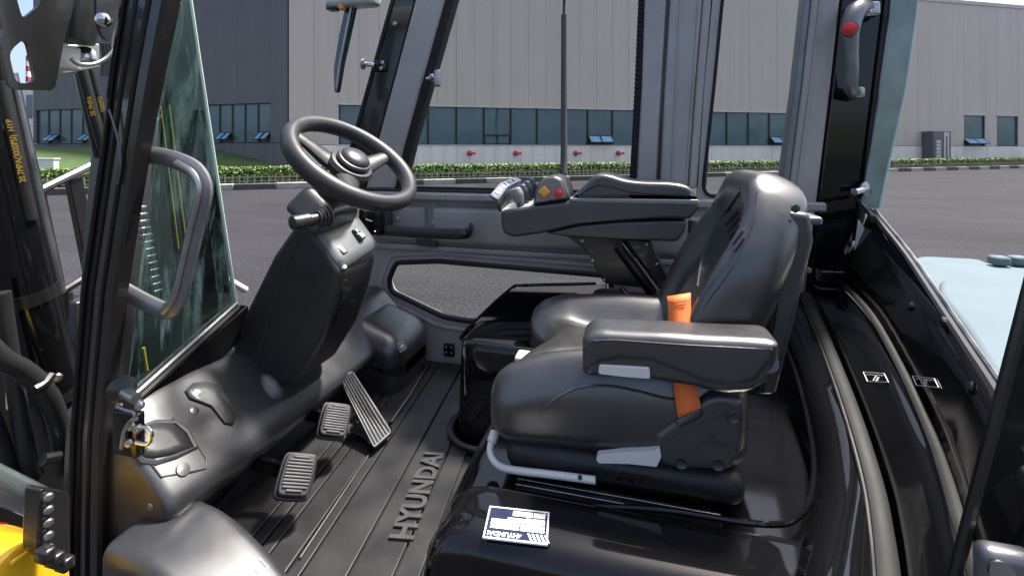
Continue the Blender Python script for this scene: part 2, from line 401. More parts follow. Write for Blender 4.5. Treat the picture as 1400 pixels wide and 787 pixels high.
def leafmat(name, c1, c2):
    m = mat(name, c1, 0.55, c2=c2, vscale=1.3, rvar=0.05)
    m.node_tree.nodes['Principled BSDF'].inputs['Subsurface Weight'].default_value = 0.0
    return m
M['leaf'] = leafmat('hedge_leaves', (0.055, 0.108, 0.012), (0.095, 0.165, 0.020))
def winmat():
    # opaque reflecting office glazing: dim interior, slight ripple in the pane
    m = mat('reflecting_window_glass', (0.045, 0.095, 0.130), 0.04, spec=0.5, var=0.5, vscale=0.35, rvar=0.0, c2=(0.085, 0.150, 0.190))
    N = m.node_tree.nodes; L = m.node_tree.links; b = N['Principled BSDF']; b.inputs['IOR'].default_value = 1.6
    tc = N.new('ShaderNodeTexCoord'); nb = N.new('ShaderNodeTexNoise'); nb.inputs['Scale'].default_value = 0.5
    L.new(tc.outputs['Object'], nb.inputs['Vector']); bp = N.new('ShaderNodeBump'); bp.inputs['Strength'].default_value = 0.25; bp.inputs['Distance'].default_value = 0.05
    L.new(nb.outputs['Fac'], bp.inputs['Height']); L.new(bp.outputs[0], b.inputs['Normal']); return m
M['window'] = winmat()

# ground and road
v = [(-500, -500, 0), (500, -500, 0), (500, 500, 0), (-500, 500, 0)]
road = link('road', newmesh('road', v, [(0, 1, 2, 3)], False), M['asphalt']); tag(road, 'grey asphalt road and yard around the forklift', kind='structure')

# ---------- kerb, verge, low fence, hedge: one line running away to the right
KD, KA = 23.67, radians(21.06)
def s_of(px, D, a): t = (px-CX)/F; return t*D/(cos(a)-t*sin(a))
def z_of(px, py, D, a): d = D + s_of(px, D, a)*sin(a); return CAMZ-(py-HY)/F*d
KR = Matrix.Translation(cw(0, KD, 0)) @ Matrix.Rotation(YAW+KA, 4, 'Z')
kerb = empty('kerb', cw(0, KD, 0), YAW+KA); tag(kerb, 'kerb of black and white painted stones at the road edge', kind='structure')
v, f = boxm((0.008, 0, 0), (1.592, 0.32, 0.27)); ks = [newmesh('kerb_stone', v, f) for _ in range(2)]
ks[0].materials.append(M['kerb_white']); ks[1].materials.append(M['kerb_dark'])
for i in range(49):
    o = link('kerb_stone', ks[i % 2], None, kerb, (-20.6+1.6*i, random.uniform(-0.012, 0.012), random.uniform(-0.012, 0)))
    if i < 26: bevel(o, 0.03, 2)
v, f = boxm((-40, 0.325, 0.0), (90, 40, 0.22)); v = [KR @ Vector(p) for p in v]
tag(link('verge', newmesh('verge', v, f), M['soil']), 'planted verge behind the kerb', kind='structure')

fence = empty('low_picket_fence', cw(0, KD, 0), YAW+KA); tag(fence, 'low pale picket fence between kerb and clipped hedge', 'fence')
v, f = boxm((-0.024, -0.012, 0), (0.024, 0.012, 0.40)); pk = newmesh('picket', v, f)
for i in range(278):
    o = link('picket', pk, M['picket'], fence, (-20.6+0.28*i, 0.62+random.uniform(-0.01, 0.01), 0.22+random.uniform(-0.02, 0.02)))
    o.rotation_euler = (random.uniform(-0.05, 0.05), random.uniform(-0.06, 0.06), 0)
for z in (0.33, 0.50):
    box('rail', (-20.7, 0.636, z-0.018), (57.5, 0.66, z+0.018), M['picket'], fence)

hedge = empty('clipped_hedge', cw(0, KD, 0), YAW+KA); tag(hedge, 'long clipped green hedge in front of the grey factory', 'hedge')
v, f = boxm((-21, 1.0, 0.2), (58, 2.3, 0.86)); link('twig_core', newmesh('twig_core', v, f), M['hedge_core'], hedge)
rnd = random.Random(5); v = []; f = []
def quad(c, n, s):
    n = n.normalized(); u = n.orthogonal().normalized(); a = rnd.uniform(0, 2*pi); w = n.cross(u)
    x = u*cos(a)+w*sin(a); y = n.cross(x); i = len(v)
    v.extend([c-x*s, c-y*s*0.55, c+x*s, c+y*s*0.55]); f.append((i, i+1, i+2, i+3))
for i in range(36000):
    x = -21 + 79*rnd.random()**1.25; top = rnd.random() < 0.5
    wob = 0.05*noise.noise(Vector((x*0.9, 3, 0)))+0.03*noise.noise(Vector((x*3, 1, 0)))
    if top: c = Vector((x, rnd.uniform(0.88, 2.4), 0.88+wob+rnd.gauss(0, 0.030))); n = Vector((rnd.gauss(0, 0.5), rnd.gauss(-0.2, 0.5), 1))
    else: c = Vector((x, 0.92-rnd.random()*0.12+wob, rnd.uniform(0.22, 0.95)+wob)); n = Vector((rnd.gauss(0, 0.6), -1, rnd.gauss(0.35, 0.6)))
    quad(c, n, rnd.uniform(0.04, 0.085))
tag(link('foliage', newmesh('foliage', v, f, False, recalc=False), M['leaf'], hedge), kind='stuff')

# ---------- factory main block
BD, BA = 36.0, radians(11.5)
def bs(px): return s_of(px, BD, BA)
def bz(px, py): return z_of(px, py, BD, BA)
fac = empty('factory_building', cw(0, BD, 0), YAW+BA)
tag(fac, 'large pale grey clad factory with a ribbon of dark windows', 'building')
X0, X1, ZT = bs(395), 60.0, 16.2
box('wall', (X0+0.02, 0.30, 0), (X1, 22, ZT-0.1), M['joint'], fac)
box('roof_edge', (X0-0.05, -0.06, ZT), (X1, 22, ZT+0.35), M['clad'], fac)
def panelrun(name, x0, x1, z0, z1, pitch, m, parent, gap=0.014, th=0.26):
    n = max(1, round((x1-x0)/pitch)); p = (x1-x0)/n; v, f = boxm((gap/2, 0, z0), (p-gap/2, th, z1)); me = newmesh(name, v, f, False); me.materials.append(m)
    for i in range(n): link(name, me, None, parent, (x0+p*i, random.uniform(-0.006, 0.006), 0))
ZW0, ZW1 = 2.10, 5.02
w0, w1 = bs(463), bs(1081)
sing = [(bs(1318), bs(1347)), (bs(1363), bs(1392))]
zs0, zs1 = bz(1330, 199), bz(1330, 158)
panelrun('base_panel', X0, X1, 0, ZW0-0.04, 1.0, M['clad_base'], fac)
edges = [X0, w0, w1, sing[0][0], sing[0][1], sing[1][0], sing[1][1], X1]
for i in range(7):
    a, b = edges[i], edges[i+1]
    if i in (0, 2, 4, 6): panelrun('wall_panel', a, b, ZW0, ZT, 1.42, M['clad'], fac)
    elif i == 1: panelrun('wall_panel', a, b, ZW1+0.12, ZT, 1.42, M['clad'], fac)
    else: panelrun('wall_panel', a, b, zs1+0.10, ZT, 3, M['clad'], fac)
box('window_trim', (w0-0.1, -0.05, ZW1), (w1+0.1, 0.28, ZW1+0.12), M['trim'], fac)
box('window_sill', (w0-0.1, -0.06, ZW0-0.045), (w1+0.1, 0.28, ZW0-0.002), M['trim'], fac)
def window(parent, a, b, z0, z1, opening=False, closedlow=False, two=True):
    y = 0.16; t = 0.05
    w = empty('window', (0, 0, 0), 0, parent)
    zz = z0 + (0.78 if (opening or closedlow) else 0)
    box('pane', (a+t, y, zz+t*0.5), (b-t, y+0.03, z1-t), M['window'], w)
    for (p, q) in (((a, y-0.06, z0), (a+t, y+0.08, z1)), ((b-t, y-0.06, z0), (b, y+0.08, z1)), ((a+t, y-0.06, z1-t), (b-t, y+0.08, z1)), ((a+t, y-0.06, z0), (b-t, y+0.08, z0+t))):
        box('frame', p, q, M['frame'], w)
    if opening or closedlow:
        box('frame', (a+t, y-0.06, zz-t*0.6), (b-t, y+0.08, zz+t*0.6), M['frame'], w)
        mid = (a+b)/2
        for k in range(2):
            xa, xb = (a+t, mid-0.03) if k == 0 else (mid+0.03, b-t)
            if opening:
                sw = Matrix.Translation((0, y-0.03, zz-0.03)) @ Matrix.Rotation(radians(-48), 4, 'X')
                vv, ff = boxm((xa+0.07, -0.02, -0.72), (xb-0.07, 0.02, -0.06)); link('open_pane', newmesh('open_pane', [sw @ Vector(p) for p in vv], ff), M['awn'], w)
                vv, ff = [], []
                for (p, q) in (((xa, -0.035, -0.80), (xa+0.06, 0.035, 0)), ((xb-0.06, -0.035, -0.80), (xb, 0.035, 0)), ((xa+0.06, -0.035, -0.80), (xb-0.06, 0.035, -0.74))):
                    g, h = boxm(p, q); k0 = len(vv); vv += g; ff += [tuple(i+k0 for i in q2) for q2 in h]
                link('open_sash', newmesh('open_sash', [sw @ Vector(p) for p in vv], ff), M['frame'], w)
                if k == 0: box('inner_pane', (a+t, y+0.05, z0+t), (b-t, y+0.07, zz-t), M['frame'], w)
            else:
                box('pane', (xa+0.05, y, z0+0.1), (xb-0.05, y+0.03, zz-0.08), M['window'], w)
    return w
npane = round((w1-w0)/2.13); pw = (w1-w0)/npane
for i in range(npane):
    a = w0+pw*i; c = (a+pw/2); t = c; d = BD + c*sin(BA); pxc = CX+F*c*cos(BA)/d
    window(fac, a+0.03, a+pw-0.03, ZW0, ZW1, opening=(abs(pxc-813) < 17 or abs(pxc-1060) < 12), closedlow=(abs(pxc-668) < 19))
for (a, b) in sing: window(fac, a, b, ZW0, zs1, opening=(a == sing[0][0]))
for (a, b) in sing: box('window_trim', (a-0.08, -0.05, zs1), (b+0.08, 0.28, zs1+0.12), M['trim'], fac)
for k, px in enumerate((642, 705, 787, 845, 920)):
    x = bs(px); z = bz(px, 209.5); hc = empty('hose_connector', (x, 0, z), 0, fac)
    lathe('flange', [(0.10, 0), (0.20, 0.02), (0.22, 0.06), (0.18, 0.12), (0.12, 0.2), (0.12, 0.30), (0.06, 0.34)], (0, 0, 0), (0, -1, 0), M['hyd'], hc, 14)
    lathe('spout', [(0.075, 0), (0.075, 0.32), (0.10, 0.34), (0.10, 0.42), (0.04, 0.44)], (0, -0.22, 0), (1, -0.15, 0), M['hyd'], hc, 12)

# porch-like steel cabinet against the factory
cx0, cx1 = bs(1260), bs(1285); zt = bz(1272, 180)
cab = empty('steel_cabinet', cw(0, BD, 0), YAW+BA); tag(cab, 'tall grey steel door cabinet standing against the factory wall', 'cabinet')
box('body', (cx0, -0.95, 0), (cx1, -0.004, zt), M['clad_dark'], cab, 0.02)
wv = (cx1-cx0)
box('door', (cx0+0.08, -0.99, 0.25), (cx0+wv*0.55, -0.953, zt-0.1), mat('cabinet_grey', (0.12, 0.12, 0.12), 0.5), cab)
for i in range(6): box('louvre', (cx0+wv*0.18, -1.01, 0.65+i*0.34), (cx0+wv*0.42, -0.993, 0.92+i*0.34), M['trim'], cab)
box('door', (cx0+wv*0.6, -0.99, 0.2), (cx0+wv*0.88, -0.953, zt-0.1), M['trim'], cab)
box('handle', (cx0+wv*0.72, -1.02, 0.6), (cx0+wv*0.76, -0.993, zt-0.45), M['frame'], cab)

# ---------- slate grey wing
cc = (X0*cos(BA), BD+X0*sin(BA)); WA = radians(-14.7)
wing = empty('grey_wing_building', cw(cc[0]-0.1, cc[1]+0.05, 0), YAW+WA)
tag(wing, 'dark slate grey factory wing with blue reflecting window ribbon', 'building')
def ws(px): t = (px-CX)/F; return (t*cc[1]-cc[0])/(cos(WA)-t*sin(WA))
wl = ws(46); box('wall', (wl, 0.30, 0), (-0.02, 18, ZT-0.1), M['joint'], wing)
box('roof_edge', (wl-0.05, -0.06, ZT), (-0.04, 18, ZT+0.35), M['clad_dark'], wing)
ed = [wl, ws(50), ws(128), ws(283), ws(371), -0.03]
panelrun('base_panel', wl, -0.03, 0, 2.2, 0.62, M['clad_dark'], wing, 0.015)
for i in range(5):
    panelrun('wall_panel', ed[i], ed[i+1], 2.24 if i in (0, 2, 4) else 5.15, ZT, 2.6, M['clad_dark'], wing, 0.012)
for i in (1, 3):
    n = max(3, round((ed[i+1]-ed[i])/1.25)); p = (ed[i+1]-ed[i])/n
    for k in range(n): window(wing, ed[i]+p*k, ed[i]+p*(k+1)-0.02, 2.24, 5.12, opening=(k in (1, 4)))

# ---------- white tower, chimney, bank, white block
tw = empty('white_tower_building', cw(-66.5, 62, 0), YAW+radians(-10)); tag(tw, 'pale panelled tower building beyond the dark grey wing', 'building')
box('wall', (-7, 0.12, 0), (2.0, 8, 9.9), M['joint'], tw)
for i in range(6):
    for k in range(6): box('wall_panel', (-7+1.5*i+0.03, 0, 1.65*k+0.03), (-7+1.5*i+1.47, 0.118, 1.65*k+1.62), M['clad_base'], tw)
box('window', (0.15, -0.05, 6.0), (1.2, -0.004, 9.2), M['window'], tw)
ch = empty('chimney', cw(-128, 120, 0), YAW); tag(ch, 'slender chimney banded red and white behind the tower', 'chimney')
for i in range(13): lathe('band', [(0.62-0.012*i, 0), (0.60-0.012*i, 1.39)], (0, 0, 9.8+1.4*i-1.4), (0, 0, 1), M['chim_red'] if i % 2 == 0 else M['chim_white'], ch, 14)
lathe('shaft', [(1.1, 0), (0.64, 8.38)], (0, 0, 0), (0, 0, 1), M['chim_white'], ch, 14)
rows = []
for i in range(9):
    dd = 26.5+i*1.3
    rows.append([cw(xx, dd+(-28-xx)*-0.25*0, 0.2+1.75*sstep(26.5, 36, dd)*sstep(-13, -24, xx)+0.06*noise.noise(Vector((xx*0.5, dd, 0)))) for xx in [-60+2.4*k for k in range(21)]])
tag(sheet('grass_bank', rows, M['grass'], None, 0.0), 'green grass bank below the dark wing', kind='structure')
bk = empty('white_block_wall', cw(-29.5, 28.3, 0.2), YAW); tag(bk, 'short white rendered block standing on the grass bank', 'wall')
box('block', (-0.9, 0, 0), (0.9, 0.35, 0.9), M['white_block'], bk, 0.02)
box('coping', (-0.95, -0.04, 0.902), (0.95, 0.39, 0.98), M['white_block'], bk, 0.01)

# ---------- lamp post
lp0 = cw(*[(771-CX)/F*25.3, 25.3], 0.22); lp = empty('street_lamp', lp0, YAW); tag(lp, 'tall dark bronze lamp post rising behind the armrest console', 'street lamp')
lathe('post', [(0.24, 0), (0.24, 0.25), (0.20, 0.3), (0.20, 1.2), (0.19, 1.22), (0.16, 9.0)], (0, 0, 0), (0, 0, 1), M['post_paint'], lp, 12)
tube('arm', [(0, 0, 9.0), (0, -0.2, 9.8), (0, -1.4, 10.1)], 0.08, M['post_paint'], lp, 8, 4)
rbox('lamp_head', (0, -1.8, 10.1), (0.16, 0.5, 0.08), 0.06, M['post_paint'], lp, 3, 2)

# ---------- wooded hills behind the viewer (they show in the factory windows and in the gloss paint)
rows = []
for i in range(7):
    r = []
    for k in range(61):
        a = YAW-pi/2-radians(105)+radians(210)*k/60; hh = (0, 0.45, 0.8, 1.0, 0.95, 0.6, 0.0)[i]
        zt_ = 11+5*noise.noise(Vector((a*2.2, 1.7, 0)))+3*noise.noise(Vector((a*7, 0.3, 0)))
        rr = 170+22*i; r.append(Vector((cos(a)*rr, sin(a)*rr, zt_*hh-0.05)))
    rows.append(r)
tag(sheet('hills', rows, mat('wooded_hillside', (0.020, 0.036, 0.012), 0.95, var=0.4, vscale=0.05, c2=(0.045, 0.065, 0.026)), None, 0.0), 'low wooded hills behind the viewer', kind='structure')

# ================================================================== THE FORKLIFT
FL = empty('forklift', (-0.1, 1.15, 0)); tag(FL, 'open forklift cab with black driver seat, steering wheel and armrest console', 'forklift')
FZ = 0.88                                                # cab floor height
YW = 1.66                                                # inner face of the far side of the cab
def E(name, parent=FL): return empty(name, (0, 0, 0), 0, parent)
def holed(name, outer, holes, ext, mt, parent, bv=0.0):
    bm = bmesh.new(); ed = []
    for loop in [outer]+holes:
        vs_ = [bm.verts.new(p) for p in loop]
        for i in range(len(vs_)): ed.append(bm.edges.new((vs_[i], vs_[(i+1) % len(vs_)])))
    bmesh.ops.triangle_fill(bm, edges=ed, use_beauty=True, use_dissolve=False)
    r = bmesh.ops.extrude_face_region(bm, geom=list(bm.faces))
    bmesh.ops.translate(bm, vec=Vector(ext), verts=[g for g in r['geom'] if isinstance(g, bmesh.types.BMVert)])
    bmesh.ops.recalc_face_normals(bm, faces=bm.faces)
    me = bpy.data.meshes.new(name); bm.to_mesh(me); bm.free()
    me.polygons.foreach_set('use_smooth', [True]*len(me.polygons)); me.set_sharp_from_angle(angle=radians(35))
    o = link(name, me, mt, parent)
    if bv: bevel(o, bv, 2, 50)
    return o
def rounded(poly, r, n=4):
    """round the corners of a planar polygon"""
    out = []; m = len(poly)
    for i in range(m):
        a, b, c = Vector(poly[i-1]), Vector(poly[i]), Vector(poly[(i+1) % m])
        ra = min(r, (a-b).length*0.45); rc = min(r, (c-b).length*0.45)
        p, q = b+(a-b).normalized()*ra, b+(c-b).normalized()*rc
        for k in range(n+1):
            t = k/n; out.append(p*(1-t)**2+b*2*t*(1-t)+q*t*t)
    return out
def strip(name, L, R, ext, mt, parent, bv=0.003):
    """plate between two pixel polylines already turned into 3-D points"""
    return prism(name, list(L)+list(reversed(list(R))), ext, mt, parent, bv, 2)

# ---------- chassis and floor
box('chassis', (-0.95, 0.68, 0.35), (1.2, 1.60, 0.80), M['satinblack'], FL)
box('floor_plate', (-0.98, 0.60, 0.803), (0.95, 1.70, 0.862), M['satinblack'], FL)
mat_o = box('floor_mat', (-0.96, 0.52, 0.8645), (-0.25, 1.652, 0.872), M['rubber'], FL)
def fx(x, y): return x - 0.095*(y-1.0)
ed = [-0.40, -0.452, -0.540, -0.632, -0.662, -0.722, -0.752, -0.785, -0.87]
for i in range(len(ed)-1):
    a, b = ed[i+1]+0.0022, ed[i]-0.0022
    h = 0.882 - 0.0015*(i % 2)
    q = [Vector((fx(a, 0.5), 0.5, 0.8725)), Vector((fx(b, 0.5), 0.5, 0.8725)), Vector((fx(b, 1.62), 1.62, 0.8725)), Vector((fx(a, 1.62), 1.62, 0.8725))]
    prism('mat_strip', q, (0, 0, h-0.8725), M['rubber'], mat_o, 0.0025, 2)
c = (at(552, 732, z=0.884)+at(594, 622, z=0.884))/2; dr = at(594, 622, z=0.884)-at(552, 732, z=0.884)
text('lettering', 'HYUNDAI', 0.072, frame((c.x, c.y, 0.8835), (dr.x, dr.y, 0), (0, 0, 1)), M['mark'], mat_o, 0.003, 0.0022, sx=0.86)
tube('floor_lip', pts([(285, 705), (395, 566), (437, 507), (455, 500), (468, 491), (478, 492), (540, 527), (552, 526), (580, 495)], z=0.893), 0.006, M['plastic'], FL, 4, 0, flat=(1.3, 0.8))
tube('floor_lip', pts([(534, 577), (560, 540), (578, 510)], z=0.888), 0.004, M['plastic'], FL, 6)
tube('floor_lip', pts([(505, 620), (470, 672), (410, 762)], z=0.8845), 0.0022, M['grey_plastic'], FL, 6)
# front kick plate under the dash
prism('kick_plate', [Vector((-0.90, 0.65, 0.866)), Vector((-0.90, 1.64, 0.866)), Vector((-1.04, 1.64, 1.12)), Vector((-1.04, 0.65, 1.12))], (-0.02, 0, 0), M['satinblack'], FL)

# ---------- dash cowl across the front
prof = [(-1.06, 0.93), (-1.06, 1.175), (-1.045, 1.198), (-0.975, 1.207), (-0.935, 1.196), (-0.875, 1.140), (-0.815, 1.082), (-0.795, 1.055), (-0.795, 1.028), (-0.83, 0.985), (-0.88, 0.95), (-0.93, 0.93)]
rings = []
for (y, s, dz) in ((0.640, 0.86, 0), (0.646, 0.95, 0), (0.66, 1, 0), (0.72, 1, 0), (0.82, 1.0, -0.004), (0.92, 0.97, -0.012), (1.0, 0.9, -0.02), (1.2, 0.86, -0.03), (1.45, 0.86, -0.03), (1.62, 0.86, -0.03)):
    cx_, cz_ = -0.93, 1.07
    P = catmull([Vector((cx_+(x-cx_)*s, y, cz_+(z-cz_)*s+dz)) for (x, z) in prof], 3, True); rings.append(P)
cowl = loft('dash_cowl', rings, M['plastic'], FL)
T = bvh(cowl)
def onto(tree, lst, off=0.002):
    out = []
    for p in lst:
        h, n = hit(tree, *p)
        if h is None: h, n = at(p[0], p[1], y=0.75), Vector((0.5, -0.4, 0.8))
        out.append(h+n*off)
    return out
def patch(name, px, tree, mt, parent, off=0.002, th=0.003):
    """thin pad lying on a surface: outline projected, filled with a fan, given thickness"""
    P = onto(tree, px, off); cpx = (sum(p[0] for p in px)/len(px), sum(p[1] for p in px)/len(px)); c0 = onto(tree, [cpx], off)[0]
    mids = onto(tree, [((p[0]+cpx[0])/2, (p[1]+cpx[1])/2) for p in px], off); n = len(P)
    v = P+mids+[c0]; f = [(i, (i+1) % n, n+(i+1) % n, n+i) for i in range(n)]+[(n+i, n+(i+1) % n, 2*n) for i in range(n)]
    o = link(name, newmesh(name, v, f), mt, parent); m = o.modifiers.new('s', 'SOLIDIFY'); m.thickness = th; m.offset = 1
    nn = hit(tree, *cpx)[1]
    me = o.data
    if me.polygons[0].normal.dot(nn or Vector((0, 0, 1))) < 0: me.flip_normals()
    return o
patch('wear_pad', [(252, 535), (262, 525), (280, 523), (296, 528), (303, 545), (322, 570), (318, 581), (306, 579), (288, 556), (272, 550), (258, 545)], T, M['grey_plastic'], cowl)
tray = patch('tray', [(182, 612), (192, 584), (212, 580), (236, 580), (250, 590), (264, 612), (240, 620), (210, 626), (190, 624)], T, M['rubber'], cowl, 0.001, 0.002)
def seam(name, px, tree, parent, r=0.0016, mt='plastic_soft', off=0.001):
    return tube(name, onto(tree, px, off), r, M[mt], parent, 6)
seam('tray_rim', [(182, 618), (190, 584), (212, 577), (240, 577), (256, 590), (267, 612), (240, 624), (214, 632), (196, 630), (182, 618)], T, cowl, 0.005, 'plastic', 0.0)
seam('lid_seam', [(236, 571), (262, 596), (282, 628), (281, 640), (262, 645), (220, 652), (205, 632)], T, cowl)
h, n = hit(T, 250, 642); lathe('finger_latch', [(0.014, -0.002), (0.012, 0.003), (0.004, 0.004)], h, n, M['plastic'], cowl, 14)
h, n = hit(T, 266, 561); screw('plug', h, n, 0.009, M['plastic'], cowl, 0.002)
h, n = hit(T, 206, 692)
if h: screw('screw', h, n, 0.007, M['steel'], cowl, 0.003)

# near foot hump and far foot hump
def hump(name, c, hx, hy, hz, r, slope):
    return rbox(name, c, (hx, hy, hz), r, M['plastic'], FL, 8, 5, lambda x, y, z: (x, y, z - slope*(x+hx) - 0.06*max(0, x/hx)**2*(z > 0)))
nh = rbox('foot_hump', (-0.71, 0.648, 0.945), (0.160, 0.072, 0.085), 0.024, M['plastic'], FL, 10, 5, lambda x, y, z: (x, y-0.12*(x+0.165), z-0.085*max(0, (x+0.05)/0.21)**1.6*(z > 0)))
T2 = bvh(nh)
px = [(341, 784), (357, 766), (362, 769), (347, 787)]
seam('hump_edge', [(208, 690), (240, 672), (262, 660)], T2, nh, 0.004, 'plastic', 0)
fh = rbox('foot_hump', (-0.875, 1.50, 0.99), (0.145, 0.135, 0.14), 0.06, M['plastic'], FL, 8, 5, lambda x, y, z: (x, y, z-0.02-0.35*max(0, x+0.02)*(z > 0) - 0.05*max(0, y/0.135)*0))
T3 = bvh(fh)
h, n = hit(T3, 551, 466)
if h: screw('plug', h, n, 0.012, M['plastic'], fh, 0.002)
for tr_, hh, (px0, py0), s in ((T3, fh, (549, 473), 0.018), (T2, nh, (352, 778), 0.013)):
    h, n = hit(tr_, px0, py0)
    if h:
        Mx = frame(h+n*0.0012, Vector((0.1, 1, 0)), n)
        text('symbol_print', 'LB' if hh is fh else 'C', s, Mx, M['white_print'], hh, 0.0002)
        for (dx0, dy0, w, hg) in ((0, -0.75, 1.9, 0.05), (0, 0.75, 1.9, 0.05), (-0.95, 0, 0.05, 1.5), (0.95, 0, 0.05, 1.5)):
            v, f = boxm(((dx0-w/2)*s, (dy0-hg/2)*s, -0.0003), ((dx0+w/2)*s, (dy0+hg/2)*s, 0.0003)); link('symbol_border', newmesh('symbol_border', [Mx @ Vector(p) for p in v], f), M['white_print'], hh)

# ---------- steering console
YC = 0.965
side = pts([(410, 296), (372, 350), (340, 415), (320, 458), (314, 478), (345, 505), (384, 531), (404, 524), (438, 468), (458, 410), (466, 372), (456, 356), (440, 332), (424, 312)], y=YC)
con = prism('steering_console', side, (0, 0.165, 0), M['plastic_soft'], FL, 0.016, 4, True, 20)
T4 = bvh(con)
rbox('console_foot', at(372, 514, y=1.035), (0.095, 0.110, 0.050), 0.045, M['plastic'], con, 5, 4, lambda x, y, z: (x-0.25*z, y*(1-1.6*max(0, z)), z))
seam('panel_seam', [(412, 322), (398, 350), (378, 400), (362, 455), (352, 495)], T4, con, 0.0018, 'plastic')
# driver-side face panel with switch
fp = [at(424, 311, y=YC+0.012), at(440, 331, y=YC+0.012), at(457, 355, y=YC+0.012), at(466, 369, y=YC+0.014)]
nrm = Vector((0.8, 0, 0.6))
rowN = [p+Vector((0.004, -0.006, 0.003)) for p in fp]; rowF = [p+Vector((0.014, 0.150, 0.030)) for p in fp]
face = sheet('switch_panel', [rowN, [p+Vector((0.010, 0.02, 0.008)) for p in fp], [p+Vector((0.018, 0.125, 0.030)) for p in fp], rowF], mat('console_face_plastic', (0.10, 0.108, 0.115), 0.40, var=0.1, bump=0.2, bscale=800), con, 0.004)
T5 = bvh(face)
h, n = hit(T5, 489, 322)
if h:
    Mx = frame(h, (-0.77, 0, 0.6), n); v, f = rbox_vf((0, 0, 0.004), (0.019, 0.008, 0.006), 0.002, 2, 2); link('rocker_switch', newmesh('rocker_switch', [Mx @ Vector(p) for p in v], f), M['plastic'], con)
    v, f = rbox_vf((-0.009, 0, 0.0105), (0.007, 0.006, 0.002), 0.001, 1, 2); link('switch_key', newmesh('switch_key', [Mx @ Vector(p) for p in v], f), M['white_print'], con)
    v, f = rbox_vf((0.009, 0, 0.0105), (0.007, 0.006, 0.003), 0.001, 1, 2); link('switch_key', newmesh('switch_key', [Mx @ Vector(p) for p in v], f), M['plastic'], con)
h, n = hit(T5, 466, 338)
if h:
    Mx = frame(h, (-0.77, 0, 0.6), n); v, f = rbox_vf((0, 0, 0.0), (0.019, 0.008, 0.0015), 0.001, 1, 2); link('blank_cover', newmesh('blank_cover', [Mx @ Vector(p) for p in v], f), M['plastic'], con)
p = at(468, 367, y=YC+0.02); lathe('chrome_pin', [(0.008, 0), (0.008, 0.012), (0.005, 0.015)], p, (0.8, -0.4, 0.5), M['chrome'], con, 12)
tube('red_lamp', pts([(472, 382), (466, 392), (460, 402)], y=YC+0.03), 0.004, M['red_lamp'], con, 6)
# cubby slots below the panel
for k, (a, b) in enumerate((((497, 356), (468, 392)), ((492, 385), (462, 425)))):
    P, Q = at(*a, y=YC+0.13), at(*b, y=YC+0.02)
    prism('cubby_slot', [P, Q, Q+Vector((-0.05, 0, -0.02)), P+Vector((-0.05, 0, -0.02))], (0, 0, -0.004), M['grey_plastic'], con, 0.001)
    prism('cubby_slot', [P, Q, Q+Vector((0.0, 0, -0.035)), P+Vector((0.0, 0, -0.035))], (-0.003, 0, 0), M['gloss'], con)
# column shroud, stalk
cB = at(447, 283, y=1.03); rot = Matrix.Rotation(radians(38), 3, 'Y')
rbox('column_shroud', cB, (0.055, 0.075, 0.036), 0.018, M['plastic'], con, 5, 3, lambda x, y, z: (x, y*(1-0.25*(z/0.036)), z), rot)
a, b = at(443, 296, y=0.965), at(398, 305, y=0.885)
tube('stalk', [a, a.lerp(b, 0.45), a.lerp(b, 0.5), a.lerp(b, 0.97), b], [0.012, 0.012, 0.016, 0.0165, 0.011], M['plastic'], con, 14)
dv = (b-a).normalized()
for k in range(4): lathe('bellows_ring', [(0.026-0.003*k, 0), (0.028-0.003*k, 0.004), (0.026-0.003*k, 0.007)], a-dv*0.012+dv*0.008*k, dv, M['grey_plastic'], con, 18)

# ---------- steering wheel
SW = E('steering_wheel'); tag(SW, 'three-spoked dark grey steering wheel')
wc = at(483, 221, y=1.06); tilt = radians(38)
n_ = Vector((sin(tilt), -0.10, cos(tilt))).normalized(); ex = Vector((0, 1, 0)); ex = (ex-n_*ex.dot(n_)).normalized(); ey = n_.cross(ex)   # ex: far side, ey: toward rear/down
RW = 0.166
ringc = [wc + ex*RW*cos(2*pi*k/56) + ey*RW*sin(2*pi*k/56) for k in range(56)]
tube('rim', ringc, 0.0205, M['wheel'], SW, 14, 0, True, flat=(1.0, 1.15), up=n_)
def sp(a, r, hgt): return wc + (ex*cos(a)+ey*sin(a))*r + n_*hgt
for a in (radians(-140), radians(0), radians(125)):
    P = [sp(a, 0.02, -0.028), sp(a, 0.06, -0.026), sp(a, 0.12, -0.010), sp(a, 0.168, 0.0)]
    tube('spoke', P, [0.036, 0.032, 0.022, 0.018], M['plastic_soft'], SW, 12, 5, False, flat=(1.0, 0.55), up=n_)
lathe('hub', [(0.030, -0.11), (0.034, -0.05), (0.058, -0.03), (0.062, -0.015), (0.056, -0.005), (0.03, 0.0)], wc, n_, M['plastic_soft'], SW, 24)
lathe('hub_ring', [(0.044, -0.004), (0.047, 0.004), (0.044, 0.010), (0.038, 0.012)], wc, n_, M['grey_plastic'], SW, 28)
lathe('horn_cap', [(0.040, 0.0085), (0.039, 0.016), (0.030, 0.024), (0.016, 0.028), (0.004, 0.029)], wc, n_, M['plastic'], SW, 28, 80)
tube('column', [wc-n_*0.10, wc-n_*0.19], 0.028, M['plastic'], SW, 16)

